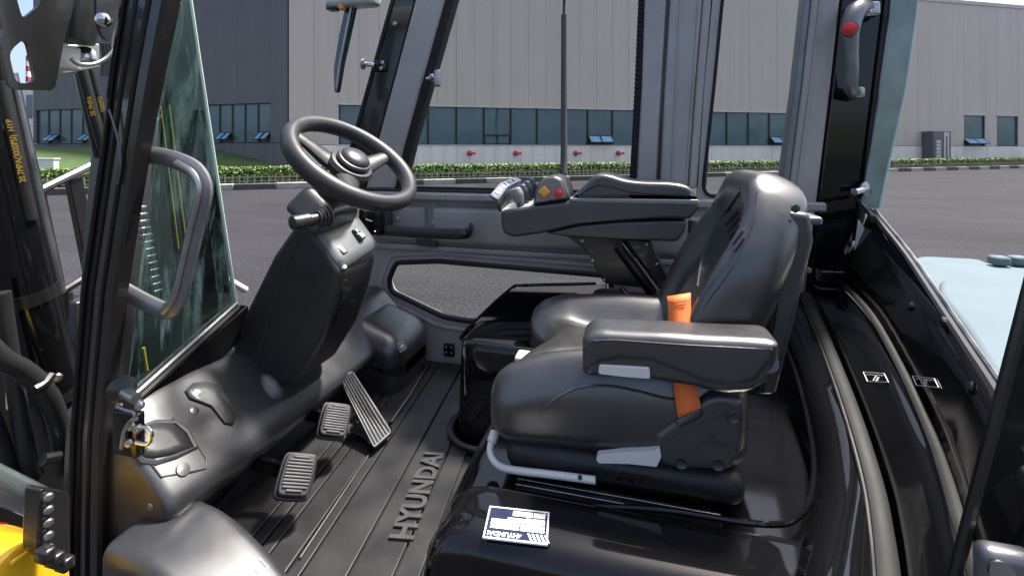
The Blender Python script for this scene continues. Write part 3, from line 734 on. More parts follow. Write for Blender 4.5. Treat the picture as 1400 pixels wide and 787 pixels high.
# ---------- pedals
def pedal(pc, w, l, nrm, xd, armpts):
    e = E('foot_pedal'); Mx = frame(pc, xd, nrm)
    pillow('pad', [Mx @ Vector((a*l/2, b*w/2, 0.010)) for a, b in ((-1, -.5), (-.93, -.86), (-.6, -1), (.6, -1), (.93, -.86), (1, -.5), (1, .5), (.93, .86), (.6, 1), (-.6, 1), (-.93, .86), (-1, .5))], -(Mx.to_3x3() @ Vector((0, 0, 0.020))), 0.004, M['rubber'], e, 3, 3)
    pillow('pad_skirt', [Mx @ Vector((a*(l/2+.005), b*(w/2+.005), -0.004)) for a, b in ((-1, -.5), (-.93, -.86), (-.6, -1), (.6, -1), (.93, -.86), (1, -.5), (1, .5), (.93, .86), (.6, 1), (-.6, 1), (-.93, .86), (-1, .5))], -(Mx.to_3x3() @ Vector((0, 0, 0.010))), 0.004, M['plastic_soft'], e, 3, 3)
    n = 11
    for i in range(n):
        x = -l/2+0.009+(l-0.018)*i/(n-1); q = 1-0.28*(abs(2*i/(n-1)-1) > 0.9)-0.06*(abs(2*i/(n-1)-1) > 0.7)
        v, f = rbox_vf((x, 0, 0.011), (0.0024, w/2*q-0.005, 0.0022), 0.0015, 1, 2); link('ridge', newmesh('ridge', [Mx @ Vector(p) for p in v], f), M['mark'], e)
    tube('arm', armpts, 0.012, M['gloss'], e, 4, 5, False, flat=(0.5, 1.3), up=(0, 0, 1))
    return e
p2 = at(406, 649, z=0.985); pedal(p2, 0.066, 0.080, (0.60, -0.42, 0.68), (0.25, -0.75, -0.68), [at(330, 617, z=1.00), at(352, 632, z=0.985), at(385, 642, z=0.97), p2-Vector((0.01, 0, 0.01))])
p1 = at(458, 574, z=0.995); pedal(p1, 0.068, 0.078, (0.60, -0.42, 0.68), (0.25, -0.75, -0.68), [at(385, 543, z=1.02), at(405, 560, z=1.0), at(440, 570, z=0.985), p1-Vector((0.01, 0, 0.01))])
AC = E('accelerator_pedal')
q = [at(463, 516, z=1.02), at(482, 505, z=1.03), at(537, 590, z=0.905), at(511, 613, z=0.905)]
nn = (q[1]-q[0]).cross(q[3]-q[0]).normalized(); nn = nn if nn.z > 0 else -nn
prism('plate', rounded(q, 0.012), -nn*0.010, M['rubber'], AC, 0.002, 2)
for i in range(6):
    u = 0.12+0.76*i/5
    A, B = q[0].lerp(q[1], u), q[3].lerp(q[2], u)
    tube('groove', [A.lerp(B, 0.03)+nn*0.001, A.lerp(B, 0.97)+nn*0.001], 0.0026, M['grey_plastic'], AC, 6)
prism('base', pts([(508, 612), (536, 593), (536, 586), (500, 560), (470, 580)], z=0.8835), (0, 0, 0.006), M['gloss'], AC, 0.001)
tube('return_link', pts([(478, 585), (492, 590), (505, 596)], z=0.91), 0.009, M['plastic'], AC, 8); tube('return_link', pts([(474, 583), (480, 586)], z=0.912), 0.011, M['white_plastic'], AC, 8)
screw('screw', at(505, 604, z=0.892), (0, 0, 1), 0.006, M['steel'], AC); screw('screw', at(487, 577, z=0.90), (0, 0, 1), 0.006, M['steel'], AC)

# ---------- far side of the cab: panel, windows, pillars
SD = E('side_door')
def yw(px, py, off=0.0): return at(px, py, y=YW+off)
out = pts([(430, 352), (850, 352+24), (1060, 395)], y=YW)
zl = 1.300
outer = [Vector((-1.06, YW, 0.85)), Vector((0.62, YW, 0.85)), Vector((0.62, YW, zl)), Vector((-1.06, YW, zl))]
hole = rounded(pts([(531, 383), (541, 359), (600, 357), (835, 377), (838, 441), (640, 439), (606, 433), (535, 399)], y=YW), 0.02, 3)
lowp = holed('door_panel', outer, [hole], (0, 0.03, 0), M['grey_shade'], SD)
tube('window_seal', [p+Vector((0, 0.004, 0)) for p in hole], 0.011, M['rubber'], SD, 8, 0, True)
hb = rounded(pts([(519, 388), (533, 349), (600, 346), (850, 366), (850, 452), (640, 452), (600, 446), (524, 408)], y=YW-0.002), 0.03, 4)
tube('embossed_bead', hb, 0.008, M['grey_shade'], SD, 8, 0, True, flat=(1.0, 0.5), up=(0, 1, 0))
prism('window_pane', [p+Vector((0, 0.012, 0)) for p in hole], (0, 0.003, 0), M['clear_glass'], SD)
# ledge and upper panel with embossed pocket
box('ledge', (-1.06, YW-0.012, zl+0.001), (0.62, YW+0.03, zl+0.022), M['grey_paint'], SD, 0.006, 3)
box('door_skin', (-1.06, YW+0.012, zl+0.023), (0.62, YW+0.05, 1.52), M['grey_paint'], SD)
a, b = yw(512, 280), yw(700, 342)
rbox('pressed_boss', ((-0.40), YW+0.012, 1.405), (0.34, 0.030, 0.075), 0.024, M['grey_paint'], SD, 3, 4)
rbox('pressed_boss', ((-0.88), YW+0.016, 1.405), (0.115, 0.026, 0.075), 0.022, M['grey_paint'], SD, 3, 4)
rbox('pressed_boss', (0.30, YW+0.012, 1.405), (0.27, 0.030, 0.075), 0.024, M['grey_paint'], SD, 3, 4)
box('sill', (-1.06, YW-0.03, 1.503), (0.62, YW+0.06, 1.533), M['grey_paint'], SD, 0.008, 3)
for k, (z, r) in enumerate(((1.540, 0.0055), (1.551, 0.004), (1.545, 0.006))):
    tube('window_seal', [Vector((-1.06, YW-0.012+0.024*k, z)), Vector((0.12, YW-0.012+0.024*k, z))], r, M['rubber'], SD, 8)
for (px_, py_) in ((543, 299), (592, 305)):
    p = at(px_, py_, y=YW-0.012); screw('bolt', p, (0, -1, 0), 0.009, M['grey_shade'], SD, 0.006)
p = at(614, 478, y=YW-0.006); v, f = rbox_vf(p, (0.022, 0.005, 0.024), 0.003, 1, 2); link('striker_plate', newmesh('striker_plate', v, f), M['gloss'], SD)
for (dx_, dz_) in ((-0.011, 0.011), (0.011, 0.011), (-0.011, -0.011), (0.011, -0.011)): screw('bolt', p+Vector((dx_, -0.004, dz_)), (0, -1, 0), 0.005, M['steel'], SD)
# grab bar
GB = E('grab_bar')
P = [at(506, 315, y=YW-0.07), at(520, 314, y=YW-0.075), at(560, 317, y=YW-0.08), at(600, 319, y=YW-0.08), at(628, 320, y=YW-0.078), at(641, 318, y=YW-0.06), at(644, 311, y=YW-0.015)]
def checker():
    m = mat('checkered_grip', (0.012, 0.012, 0.012), 0.45); t = m.node_tree; N = t.nodes; L = t.links
    tc = N.new('ShaderNodeTexCoord'); mp = N.new('ShaderNodeMapping'); mp.inputs['Rotation'].default_value = (0, radians(45), 0)
    ck = N.new('ShaderNodeTexChecker'); ck.inputs['Scale'].default_value = 180; L.new(tc.outputs['Object'], mp.inputs[0]); L.new(mp.outputs[0], ck.inputs['Vector'])
    ck.inputs[1].default_value = (0.006, 0.006, 0.006, 1); ck.inputs[2].default_value = (0.05, 0.05, 0.05, 1); L.new(ck.outputs[0], N['Principled BSDF'].inputs['Base Color']); return m
tube('bar', P, 0.02, M['satinblack'], GB, 8, 4, False, flat=(0.5, 1.0), up=(0, 0, 1))
tube('grip', [p+Vector((0, -0.001, 0)) for p in P[1:5]], 0.0208, checker(), GB, 8, 4, False, flat=(0.52, 1.02), up=(0, 0, 1))
prism('label_tag', pts([(568, 327), (597, 330), (596, 338), (571, 335)], y=YW-0.03), (0, 0.02, 0), M['plastic'], GB)
# latch behind the wheel
LT = E('door_latch')
rbox('latch_body', at(512, 302, y=YW-0.07), (0.05, 0.035, 0.05), 0.008, M['gloss'], LT, 2, 2)
rbox('latch_cover', at(527, 296, y=YW-0.05), (0.022, 0.03, 0.055), 0.014, M['plastic'], LT, 2, 3)
for (a, b) in (((499, 290), (504, 286)), ((500, 300), (509, 303)), ((512, 316), (513, 317))): tube('spring_wire', pts([a, b], y=YW-0.11), 0.003, M['chrome'], LT, 6)

def pillar(name, parent, cols, ys, y0, th, mt, bv=0.004):
    """strip of a pillar between left and right pixel edges given at the photo rows ys (carried on up to the cab roof line)"""
    cols = list(cols); ys = list(ys)
    if ys[0] == -20:
        k_ = 100.0/(ys[2]-ys[1]); ys[0] = -100; cols[0] = tuple(cols[1][q]-(cols[2][q]-cols[1][q])*k_ for q in (0, 1))
    return strip(name, [at(c[0], yy, y=y0) for c, yy in zip(cols, ys)], [at(c[1], yy, y=y0) for c, yy in zip(cols, ys)], (0, th, 0), mt, parent, bv)
FA = E('windscreen_pillar')
pillar('black_strip', FA, [(541, 571), (538, 567), (482, 514), (466, 499)], (-20, 0, 200, 258), YW+0.002, 0.05, M['satinblack'])
pillar('edge_seal', FA, [(538, 542), (534, 538.5), (478, 482.5), (462, 466.5)], (-20, 0, 200, 258), YW-0.004, 0.05, M['rubber_seal'], 0.001)
pillar('grey_strip', FA, [(571.5, 612), (567.5, 607), (514.5, 551), (499.5, 538)], (-20, 0, 200, 258), YW-0.012, 0.07, M['grey_paint'], 0.008)
pillar('edge_trim', FA, [(612.3, 626), (607.3, 620), (551.3, 563), (538.3, 549)], (-20, 0, 200, 258), YW+0.0, 0.06, M['rubber_seal'], 0.006)
screw('bolt', at(540, 33, y=YW+0.0), (0, -1, 0), 0.010, M['steel'], FA, 0.004)
def hinge(parent, px, py, side):
    h_ = E('hinge', parent)
    c = at(px, py, y=YW-0.004)
    rbox('plate', c, (0.028, 0.006, 0.024), 0.005, M['gloss'], h_, 2, 2)
    for (dx, dz) in ((0.012, 0.010), (0.006, -0.013)): screw('bolt', c+Vector((dx, -0.006, dz)), (0, -1, 0), 0.009, M['steel'], h_)
    tube('pin', [c+Vector((-0.02, -0.01, 0)), c+Vector((-0.062, -0.02, 0.006))], 0.010, M['chrome'], h_, 10)
    lathe('knob', [(0.012, 0), (0.022, 0.003), (0.022, 0.014), (0.012, 0.017)], c+Vector((-0.055, -0.02, 0.004)), (-1, -0.3, 0.1), M['steel'], h_, 14)
hinge(FA, 520, 90, 1)
h_ = E('catch', FA); c = at(597, 106, y=YW-0.004)
tube('stem', [at(584, 108, y=YW), c], 0.010, M['chrome'], h_, 10); rbox('thumb_bar', c+Vector((0.008, -0.01, -0.005)), (0.012, 0.012, 0.034), 0.009, M['steel'], h_, 2, 3)
lathe('collar', [(0.012, 0), (0.017, 0.003), (0.017, 0.012), (0.012, 0.015)], at(588, 107, y=YW-0.002), (1, 0, 0.1), M['steel'], h_, 14)

MP = E('door_pillar')
ys = (-20, 0, 120, 258)
pillar('ribbed_seal', MP, [(873, 881), (873, 881), (868, 877), (860, 869)], ys, YW-0.004, 0.05, M['rubber_seal'], 0.002)
for i in range(59):
    py = -96+i*6; u = (py)/258.0; xl = 872.5-12*u
    tube('seal_rib', [at(xl, py, y=YW-0.006), at(xl+7, py, y=YW-0.006)], 0.0035, M['rubber_seal'], MP, 5)
pillar('grey_strip', MP, [(882, 911), (881.5, 911), (877.5, 904), (869.5, 897)], ys, YW-0.012, 0.07, M['grey_paint'], 0.006)
pillar('gap', MP, [(911, 917), (911, 916.5), (904, 909), (897, 902)], ys, YW+0.012, 0.04, M['satinblack'], 0.0)
pillar('grey_strip', MP, [(917, 961), (916.5, 960), (909, 950), (902, 940)], ys, YW-0.014, 0.07, M['grey_paint'], 0.006)
pillar('edge_bead', MP, [(961.5, 974), (960.5, 973), (950.5, 963), (940.5, 953)], ys, YW-0.008, 0.06, M['grey_shade'], 0.006)
pillar('edge_trim', MP, [(974.5, 986), (973.5, 985), (963.5, 976), (953.5, 966)], ys, YW-0.002, 0.05, M['handle_grey'], 0.006)
tube('weld_line', [at(930, 0, y=YW-0.0155), at(927, 60, y=YW-0.0155), at(924, 125, y=YW-0.0155), at(918, 258, y=YW-0.0155)], 0.003, M['grey_paint'], MP, 6)
tube('weld_line', [at(955, 0, y=YW-0.0155), at(947, 125, y=YW-0.0155), at(937, 258, y=YW-0.0155)], 0.003, M['grey_paint'], MP, 6)
# rear quarter window with rounded frame
QW = E('quarter_window')
o_ = pts([(983, -95), (1121, -95), (1096, 120), (1075, 292), (952, 292), (963, 120)], y=YW-0.006)
i_ = rounded(pts([(996, -85), (1112, -85), (1088, 120), (1073, 240), (1062, 267), (968, 268), (961, 256), (976, 120)], y=YW-0.006), 0.02, 4)
holed('frame', o_, [i_], (0, 0.03, 0), M['grey_shade'], QW, 0.0)
tube('seal', [p+Vector((0, -0.002, 0)) for p in i_], 0.0055, M['rubber_seal'], QW, 8, 0, True)
tube('pane_seal', [p*1.0+Vector((0, 0.008, 0)) for p in i_], 0.006, M['rubber'], QW, 8, 0, True)
prism('glass', [p+Vector((0, 0.018, 0)) for p in i_], (0, 0.003, 0), M['clear_glass'], QW)
prism('corner_skin', pts([(938, 280), (1085, 292), (1085, 400), (930, 400)], y=YW-0.010), (0, 0.02, 0), M['grey_paint'], QW, 0.004)

RP = E('corner_pillar')
ys = (-20, 0, 120, 300, 420)
pillar('edge_trim', RP, [(1102, 1113), (1100, 1110), (1087, 1097), (1063, 1074), (1050, 1060)], ys, YW-0.02, 0.06, M['handle_grey'], 0.006)
pillar('grey_strip', RP, [(1113.5, 1152), (1110.5, 1149), (1097.5, 1136), (1074.5, 1114), (1060, 1098)], ys, YW-0.026, 0.07, M['grey_shade'], 0.008)
tube('weld_line', [at(1122, 0, y=YW-0.028), at(1108, 120, y=YW-0.028), at(1084, 300, y=YW-0.028)], 0.004, M['grey_shade'], RP, 6)
pillar('black_strip', RP, [(1152.5, 1212), (1149.5, 1210), (1136.5, 1195), (1114.5, 1172), (1100, 1158)], ys, YW-0.012, 0.06, M['gloss'], 0.008)
pillar('seal_strip', RP, [(1212.5, 1222), (1210.5, 1220), (1195.5, 1204), (1175.5, 1183), (1168, 1172)], ys[:4]+(330,), YW-0.02, 0.04, M['rubber'], 0.003)
tube('glass_channel', [at(1222, -20, y=YW-0.024), at(1220, 0, y=YW-0.024), at(1204, 120, y=YW-0.024), at(1183, 270, y=YW-0.024)], 0.005, M['steel'], RP, 6)
pillar('glass_strip', RP, [(1223, 1258), (1221, 1255), (1205, 1238), (1176, 1202)], (-20, 0, 120, 285), YW-0.03, 0.006, mat('pale_green_glass_strip', (0.16, 0.21, 0.19), 0.16, coat=0.6, var=0.3, vscale=8), 0.002)
tube('glass_edge', [at(1258, -20, y=YW-0.03), at(1255, 0, y=YW-0.03), at(1238, 120, y=YW-0.03), at(1202, 285, y=YW-0.03)], 0.0035, M['glass_edge'], RP, 6)
c = at(1182, 258, y=YW-0.04); lathe('latch_knob', [(0.010, -0.01), (0.022, 0), (0.022, 0.006), (0.010, 0.010)], c, (0.6, -1, 0.1), M['steel'], RP, 18); tube('latch_pin', [c, at(1168, 262, y=YW-0.06)], 0.011, M['chrome'], RP, 10)
tube('gas_strut', [at(1172, 272, y=YW-0.045), at(1194, 298, y=1.45)], 0.007, M['satinblack'], RP, 8)
# pull handle with red button
PH = E('pull_handle'); hp = [at(1190, 10, y=YW-0.03), at(1172, 14, y=YW-0.07), at(1163, 38, y=YW-0.09), at(1164, 70, y=YW-0.09), at(1165, 100, y=YW-0.085), at(1163, 120, y=YW-0.07), at(1170, 128, y=YW-0.035)]
tube('grip', hp, [0.020, 0.028, 0.025, 0.018, 0.017, 0.019, 0.021], M['handle_grey'], PH, 12, 5)
lathe('red_button', [(0.019, 0), (0.019, 0.008), (0.015, 0.008), (0.015, 0.016), (0.006, 0.020)], at(1161, 40, y=YW-0.115), (-0.25, -1, 0), M['red'], PH, 18)
lathe('button_ring', [(0.023, -0.004), (0.023, 0.004), (0.020, 0.0045)], at(1161, 40, y=YW-0.116), (-0.25, -1, 0), M['plastic'], PH, 18)
rbox('mount', at(1189, 14, y=YW-0.04), (0.022, 0.02, 0.022), 0.008, M['steel'], PH, 2, 2); screw('bolt', at(1187, 14, y=YW-0.062), (0, -1, 0), 0.010, M['chrome'], PH)
rbox('mount', at(1171, 127, y=YW-0.04), (0.016, 0.02, 0.016), 0.006, M['steel'], PH, 2, 2)
# main side window glass
prism('door_glass', [at(650, -100, y=YW+0.03), at(878, -100, y=YW+0.03), at(860, 266, y=YW+0.03), at(495, 250, y=YW+0.03)], (0, 0.004, 0), M['clear_glass'], FL)

# ---------- engine hood with seat well
HD = E('engine_hood'); tag(HD, 'glossy black engine hood under the seat')
prism('cover', [Vector((-0.345, 0.70, 0.875)), Vector((-0.325, 0.70, 1.035)), Vector((-0.30, 0.70, 1.06)), Vector((0.46, 0.70, 1.06)), Vector((0.46, 0.70, 0.875))], (0, 0.93, 0), M['gloss'], HD, 0.02, 4)
# rounded tower at the far front
tw_prof = rounded([Vector((-0.475, 1.20, 0.88)), Vector((-0.475, 1.62, 0.88)), Vector((-0.10, 1.62, 0.88)), Vector((-0.10, 1.20, 0.88))], 0.07, 6)
rg = []
for (z, gx, gy) in ((0.873, 0.0, 0), (0.885, 0, 0), (1.0, 0.004, 0.004), (1.135, 0.008, 0.008), (1.15, 0.014, 0.012), (1.158, 0.03, 0.02)):
    rg.append([Vector((p.x + (gx if p.x < -0.3 else -gx), p.y+(gy if p.y < 1.4 else 0), z)) for p in tw_prof])
loft('console_tower', rg, M['gloss'], HD, angle=50)
lathe('base_ring', [(0.115, 0), (0.115, 0.010), (0.105, 0.014), (0.098, 0.010), (0.098, 0.0)], (-0.395, 1.275, 0.883), (0, 0, 1), M['rubber'], HD, 32)
seam_pts = [at(631, 522, x=-0.478), at(650, 527, x=-0.478), at(672, 530, y=1.197)]
tube('tower_seam', seam_pts, 0.0018, M['satinblack'], HD, 6)
prism('tower_flange', [at(630, 461, y=1.27), at(648, 440, y=1.36), at(700, 394, y=1.60), at(830, 387, y=1.62), at(830, 430, y=1.62), at(700, 470, y=1.40), at(640, 480, y=1.27)], (0, 0, -0.012), M['gloss'], HD, 0.004)
tube('flange_bead', [at(630, 462, y=1.27), at(648, 441, y=1.36), at(698, 395, y=1.60), at(720, 390, y=1.61), at(815, 388, y=1.62)], 0.006, M['gloss'], HD, 8, 4)
# near rim of the well with rounded nose
rimp = [(0.80, 1.055), (0.790, 1.088), (0.775, 1.100), (0.74, 1.102), (0.70, 1.100), (0.675, 1.088), (0.662, 1.06), (0.656, 1.0), (0.654, 0.875), (0.80, 0.875)]
rg = []
for (x, s, zz) in ((-0.318, 0.55, -0.075), (-0.312, 0.75, -0.05), (-0.297, 0.9, -0.027), (-0.272, 0.98, -0.009), (-0.235, 1.0, -0.001), (0.0, 1, 0), (0.25, 1, 0.004), (0.40, 1, 0.006), (0.62, 1, 0.01)):
    rg.append([Vector((x, 0.74+(y-0.74)*(0.75+0.25*s), max(0.875, z+zz) if z > 0.9 else z)) for (y, z) in catmull([Vector((a, b, 0)) for a, b in rimp], 3, True) for y, z in [(y, z)]] if False else
              [Vector((x, 0.74+(q.x-0.74)*(0.75+0.25*s), max(0.872, q.y+(zz if q.y > 0.95 else 0)))) for q in catmull([Vector((a, b, 0)) for a, b in rimp], 3, True)])
rim = loft('well_rim', rg, M['gloss'], HD, angle=70)
tube('rim_bead', [at(762, 690, y=0.795), at(900, 696, y=0.795), at(1040, 716, y=0.80), at(1092, 705, y=0.84), at(1112, 660, y=0.93), at(1108, 590, y=1.08), at(1085, 500, y=1.30), at(1062, 450, y=1.48)], 0.005, M['gloss'], HD, 8, 6)
# data plate
Tp = bvh(rim); hc, hn = hit(Tp, 707, 718)
DP = E('data_plate')
Mp = frame(hc+hn*0.002, (-1, -0.11, 0), (hn.x*0.3, hn.y*0.3, 1))
W_, H_ = 0.100, 0.060
def plq(name, x0, y0, x1, y1, z, mt, th=0.0004):
    v, f = boxm((x0*W_, y0*H_, z), (x1*W_, y1*H_, z+th)); return link(name, newmesh(name, [Mp @ Vector(p) for p in v], f, False), M[mt], DP)
plq('plate', -0.5, -0.5, 0.5, 0.5, -0.002, 'white_print', 0.0025); plq('field', -0.475, -0.455, 0.475, 0.455, 0.0006, 'navy')
for (x0, x1, y0, y1) in ((0.25, 0.44, 0.24, 0.40), (0.045, 0.235, 0.24, 0.40), (-0.09, 0.03, 0.24, 0.40), (0.14, 0.44, 0.02, 0.20), (-0.16, 0.13, 0.10, 0.17), (-0.42, 0.13, 0.02, 0.09), (0.06, 0.44, -0.09, -0.01), (-0.42, 0.04, -0.09, -0.01), (0.06, 0.44, -0.20, -0.12), (-0.42, 0.04, -0.20, -0.12)):
    plq('print_box', -x1, -y1, -x0, -y0, 0.0012, 'white_print', 0.0002)
# the plate faces the far side of the truck, so its wording is upside down from here
Mt = Mp @ Matrix.Translation((0, 0, 0.0015))
text('maker_name', 'HYUNDAI', 0.011, Mt @ Matrix.Translation((0.020, 0.0215, 0)), M['white_print'], DP, 0.0001, 0.0004)
tri = [(-0.010, 0.0195), (-0.002, 0.0195), (-0.006, 0.0255)]
prism('emblem', [Mt @ Vector((a, b, 0)) for a, b in tri], hn*0.0002, M['white_print'], DP)
for k in range(5):
    x = -0.018-0.0065*k
    prism('emblem_bar', [Mt @ Vector((x, 0.0155, 0)), Mt @ Vector((x-0.0035, 0.0155, 0)), Mt @ Vector((x-0.0095, 0.028, 0)), Mt @ Vector((x-0.006, 0.028, 0))], hn*0.0002, M['white_print'], DP)
text('ce_mark', 'CE', 0.008, Mt @ Matrix.Translation((-0.045, -0.025, 0)), M['white_print'], DP, 0.0001)

# ---------- rear deck: curved seals and bulkhead up to the rear rail
RD = E('deck')
box('deck_box', (0.30, 0.72, 0.866), (0.78, 1.60, 1.045), M['satinblack'], RD)
box('deck_box', (0.44, 0.80, 1.047), (0.74, 1.60, 1.13), M['satinblack'], RD)
def cv(lst): return [at(a, b, y=c) for a, b, c in lst]
bead = cv([(1040, 395, 1.62), (1062, 450, 1.48), (1085, 500, 1.30), (1108, 590, 1.08), (1114, 660, 0.93), (1100, 730, 0.78), (1085, 800, 0.66), (1070, 900, 0.55)])
c1 = cv([(1102, 402, 1.62), (1113, 428, 1.50), (1134, 478, 1.32), (1165, 560, 1.08), (1194, 655, 0.90), (1208, 730, 0.79), (1216, 800, 0.70), (1222, 900, 0.60)])
c2 = cv([(1146, 382, 1.62), (1163, 399, 1.50), (1193, 434, 1.32), (1234, 508, 1.08), (1271, 590, 0.90), (1291, 645, 0.79), (1312, 715, 0.68), (1345, 820, 0.57)])
c3 = cv([(1188, 290, 1.62), (1205, 312, 1.50), (1236, 352, 1.32), (1283, 425, 1.05), (1318, 480, 0.90), (1350, 530, 0.78), (1385, 590, 0.67), (1440, 690, 0.56)])
def mid(a, b, t, dz=0): return [p.lerp(q, t)+Vector((0, 0, dz)) for p, q in zip(a, b)]
def smoothrow(r): return catmull(r, 4)
sheet('hood_skirt', [smoothrow(r) for r in (bead, mid(bead, c1, 0.4, 0.012), mid(bead, c1, 0.8, 0.008), [p+Vector((-0.013, 0, -0.004)) for p in c1])], M['gloss'], RD, 0.006)
sheet('deck_trough', [smoothrow(r) for r in ([p+Vector((0.013, 0, -0.008)) for p in c1], mid(c1, c2, 0.35, -0.012), mid(c1, c2, 0.7, -0.012), [p+Vector((-0.008, 0, -0.006)) for p in c2])], M['gloss'], RD, 0.006)
sheet('bulkhead', [smoothrow(r) for r in ([p+Vector((0.006, 0, -0.004)) for p in c2], mid(c2, c3, 0.3), mid(c2, c3, 0.7), c3)], M['gloss'], RD, 0.008)
tube('hood_seal', [p+Vector((0, 0, 0.002)) for p in smoothrow(c1)], 0.014, M['rubber_seal'], RD, 10, 0, False, flat=(1.0, 0.42), up=(0.1, -0.2, 1))
tube('hood_seal_lip', [p+Vector((-0.017, 0, 0.0)) for p in smoothrow(c1)], 0.004, M['rubber'], RD, 8)
tube('bulkhead_seal', [p+Vector((0, 0, 0.001)) for p in smoothrow(c2)], 0.008, M['rubber_seal'], RD, 8, 0, False, flat=(1.0, 0.6), up=(-0.3, -0.2, 1))
tube('bulkhead_rail', [p+Vector((0.004, 0, 0.004)) for p in smoothrow(c3)], 0.008, M['satinblack'], RD, 8)
tube('rail_trim', [p+Vector((0.016, 0, 0.008)) for p in smoothrow(c3)], 0.004, M['steel'], RD, 6)
Tb = [bvh(o) for o in RD.children if o.name.startswith(('bulkhead', 'deck_trough')) and 'seal' not in o.name]
def rhit(px, py):
    best = (None, None)
    for t_ in Tb:
        h, n = hit(t_, px, py)
        if h and (best[0] is None or h.length < best[0].length): best = (h, n)
    return best
def sticker(cs, s):
    P = []
    for c_ in cs:
        h, n = rhit(*c_)
        if h is None: return
        P.append(h+n*0.0018)
    q = lambda u, v: P[0].lerp(P[1], u).lerp(P[3].lerp(P[2], u), v)
    for (a, b) in ((0, 1), (1, 2), (2, 3), (3, 0)): tube('sticker_border', [P[a], P[b]], 0.0008, M['white_print'], RD, 4)
    tube('sticker_bar', [q(0.12, 0.27), q(0.88, 0.27)], 0.0009, M['white_print'], RD, 4)
    nn_ = (P[1]-P[0]).cross(P[3]-P[0]).normalized(); nn_ = nn_ if nn_.z > 0 else -nn_
    text('sticker_print', s, (P[3]-P[0]).length*0.55, frame(q(0.5, 0.63)+nn_*0.0003, P[1]-P[0], nn_), M['white_print'], RD, 0.0001, 0.0002)
sticker([(1181, 509), (1210, 511), (1216, 523), (1187, 522)], '1s'); sticker([(1249, 514), (1279, 518), (1285, 530), (1255, 527)], '43')
for (px_, py_) in ((1246, 419), (1291, 441), (1330, 530)):
    h, n = rhit(px_, py_)
    if h: screw('bolt', h, n, 0.010, M['satinblack'], RD)
prism('label_strip', pts([(1174, 300), (1182, 312), (1176, 358), (1168, 345)], y=1.60), (0, 0.004, 0), M['clad_base'], RD)
for (a, b) in (((1120, 366), (1152, 388)), ((1118, 392), (1150, 396))):
    rbox('stop_block', at((a[0]+b[0])/2, (a[1]+b[1])/2, y=1.56), (0.035, 0.02, 0.018 if b[1]-a[1] > 10 else 0.005), 0.004, M['gloss'], RD, 2, 2)

# ---------- counterweight seen through the rear opening
CW = E('counterweight'); tag(CW, 'counterweight top behind the cab, glare painted in as pale blue')
top = rounded(pts([(1225, 362), (1262, 350), (1338, 354), (1352, 361), (1560, 361), (1560, 620), (1380, 600)], z=1.345), 0.03, 3)
prism('body', top, (0, 0, -0.55), M['pale_blue'], CW, 0.03, 4)
g = pts([(1285, 392), (1400, 393), (1470, 400), (1500, 600), (1375, 560), (1320, 462), (1283, 412)], z=1.352)
rb = prism('raised_step', [p+Vector((0, 0, 0.0)) for p in rounded(g, 0.04, 4)], (0, 0, 0.022), M['pale_blue'], CW, 0.016, 4)
for px_ in (1366, 1392): rbox('lifting_lug', at(px_, 356, z=1.362), (0.022, 0.02, 0.014), 0.010, M['pale_blue'], CW, 2, 3)

# ---------- driver seat
ST = E('driver_seat'); tag(ST, 'black vinyl suspension seat with orange belt and padded armrest')
rbox('seat_base', (-0.012, 1.085, 1.103), (0.218, 0.232, 0.030), 0.028, M['rubber'], ST, 6, 4)
rbox('suspension', (-0.02, 1.09, 1.07), (0.19, 0.20, 0.03), 0.01, M['gloss'], ST, 2, 2)
for y in (0.83, 0.845): box('slide_rail', (-0.20, y, 1.062), (0.16, y+0.008, 1.072), M['steel'], ST, 0.001)
def cush(x, y, z):
    u, v = x/0.235, y/0.245                                # u -1 front .. 1 back, v -1 near .. 1 far
    top = sstep(-0.02, 0.06, z); av = abs(v)
    nz = z
    nz += top*0.050*sstep(0.42, 0.80, av)*(0.55+0.45*sstep(-1.0, 0.2, u))      # bolsters
    nz -= top*0.022*gauss(av-0.48, 0.14)*sstep(-0.95, -0.2, u)                  # valley between
    cr = -0.66 + 0.26*sstep(-0.35, -0.95, u)*1.0 - 0.05*u
    nz -= top*0.022*gauss(v-cr, 0.045)*sstep(-0.95, -0.55, u)*sstep(1.0, 0.8, u)
    nz += top*0.012*gauss(v-cr+0.14, 0.14)*sstep(-0.9, -0.2, u)
    nz -= top*0.022*sstep(-0.55, -1.0, u)                                     # front waterfall
    nz -= top*0.018*sstep(0.82, 1.0, av)
    nx = x
    front = sstep(0.2, -1.0, u)
    nx += front*0.055*gauss(v-0.18, 0.30)                                      # notch in the front edge
    nx -= front*0.012*gauss(av-0.75, 0.3)
    ny = y*(1+0.05*sstep(-0.2, -0.9, u)*1.0 - 0.06*sstep(0.5, 1, u))
    if z < -0.02: ny *= 1-0.06*sstep(-0.02, -0.07, z)
    return (nx, ny, nz)
cu = rbox('seat_cushion', (-0.018, 1.09, 1.185), (0.235, 0.245, 0.070), 0.052, M['vinyl'], ST, (34, 44, 6), 6, cush)
Tc = bvh(cu)
tube('cushion_piping', [p for p in onto(Tc, [(738, 566), (757, 547), (790, 530), (830, 527), (870, 534), (905, 543), (925, 546)], 0.0) if p], 0.0028, M['vinyl'], ST, 6, 3)
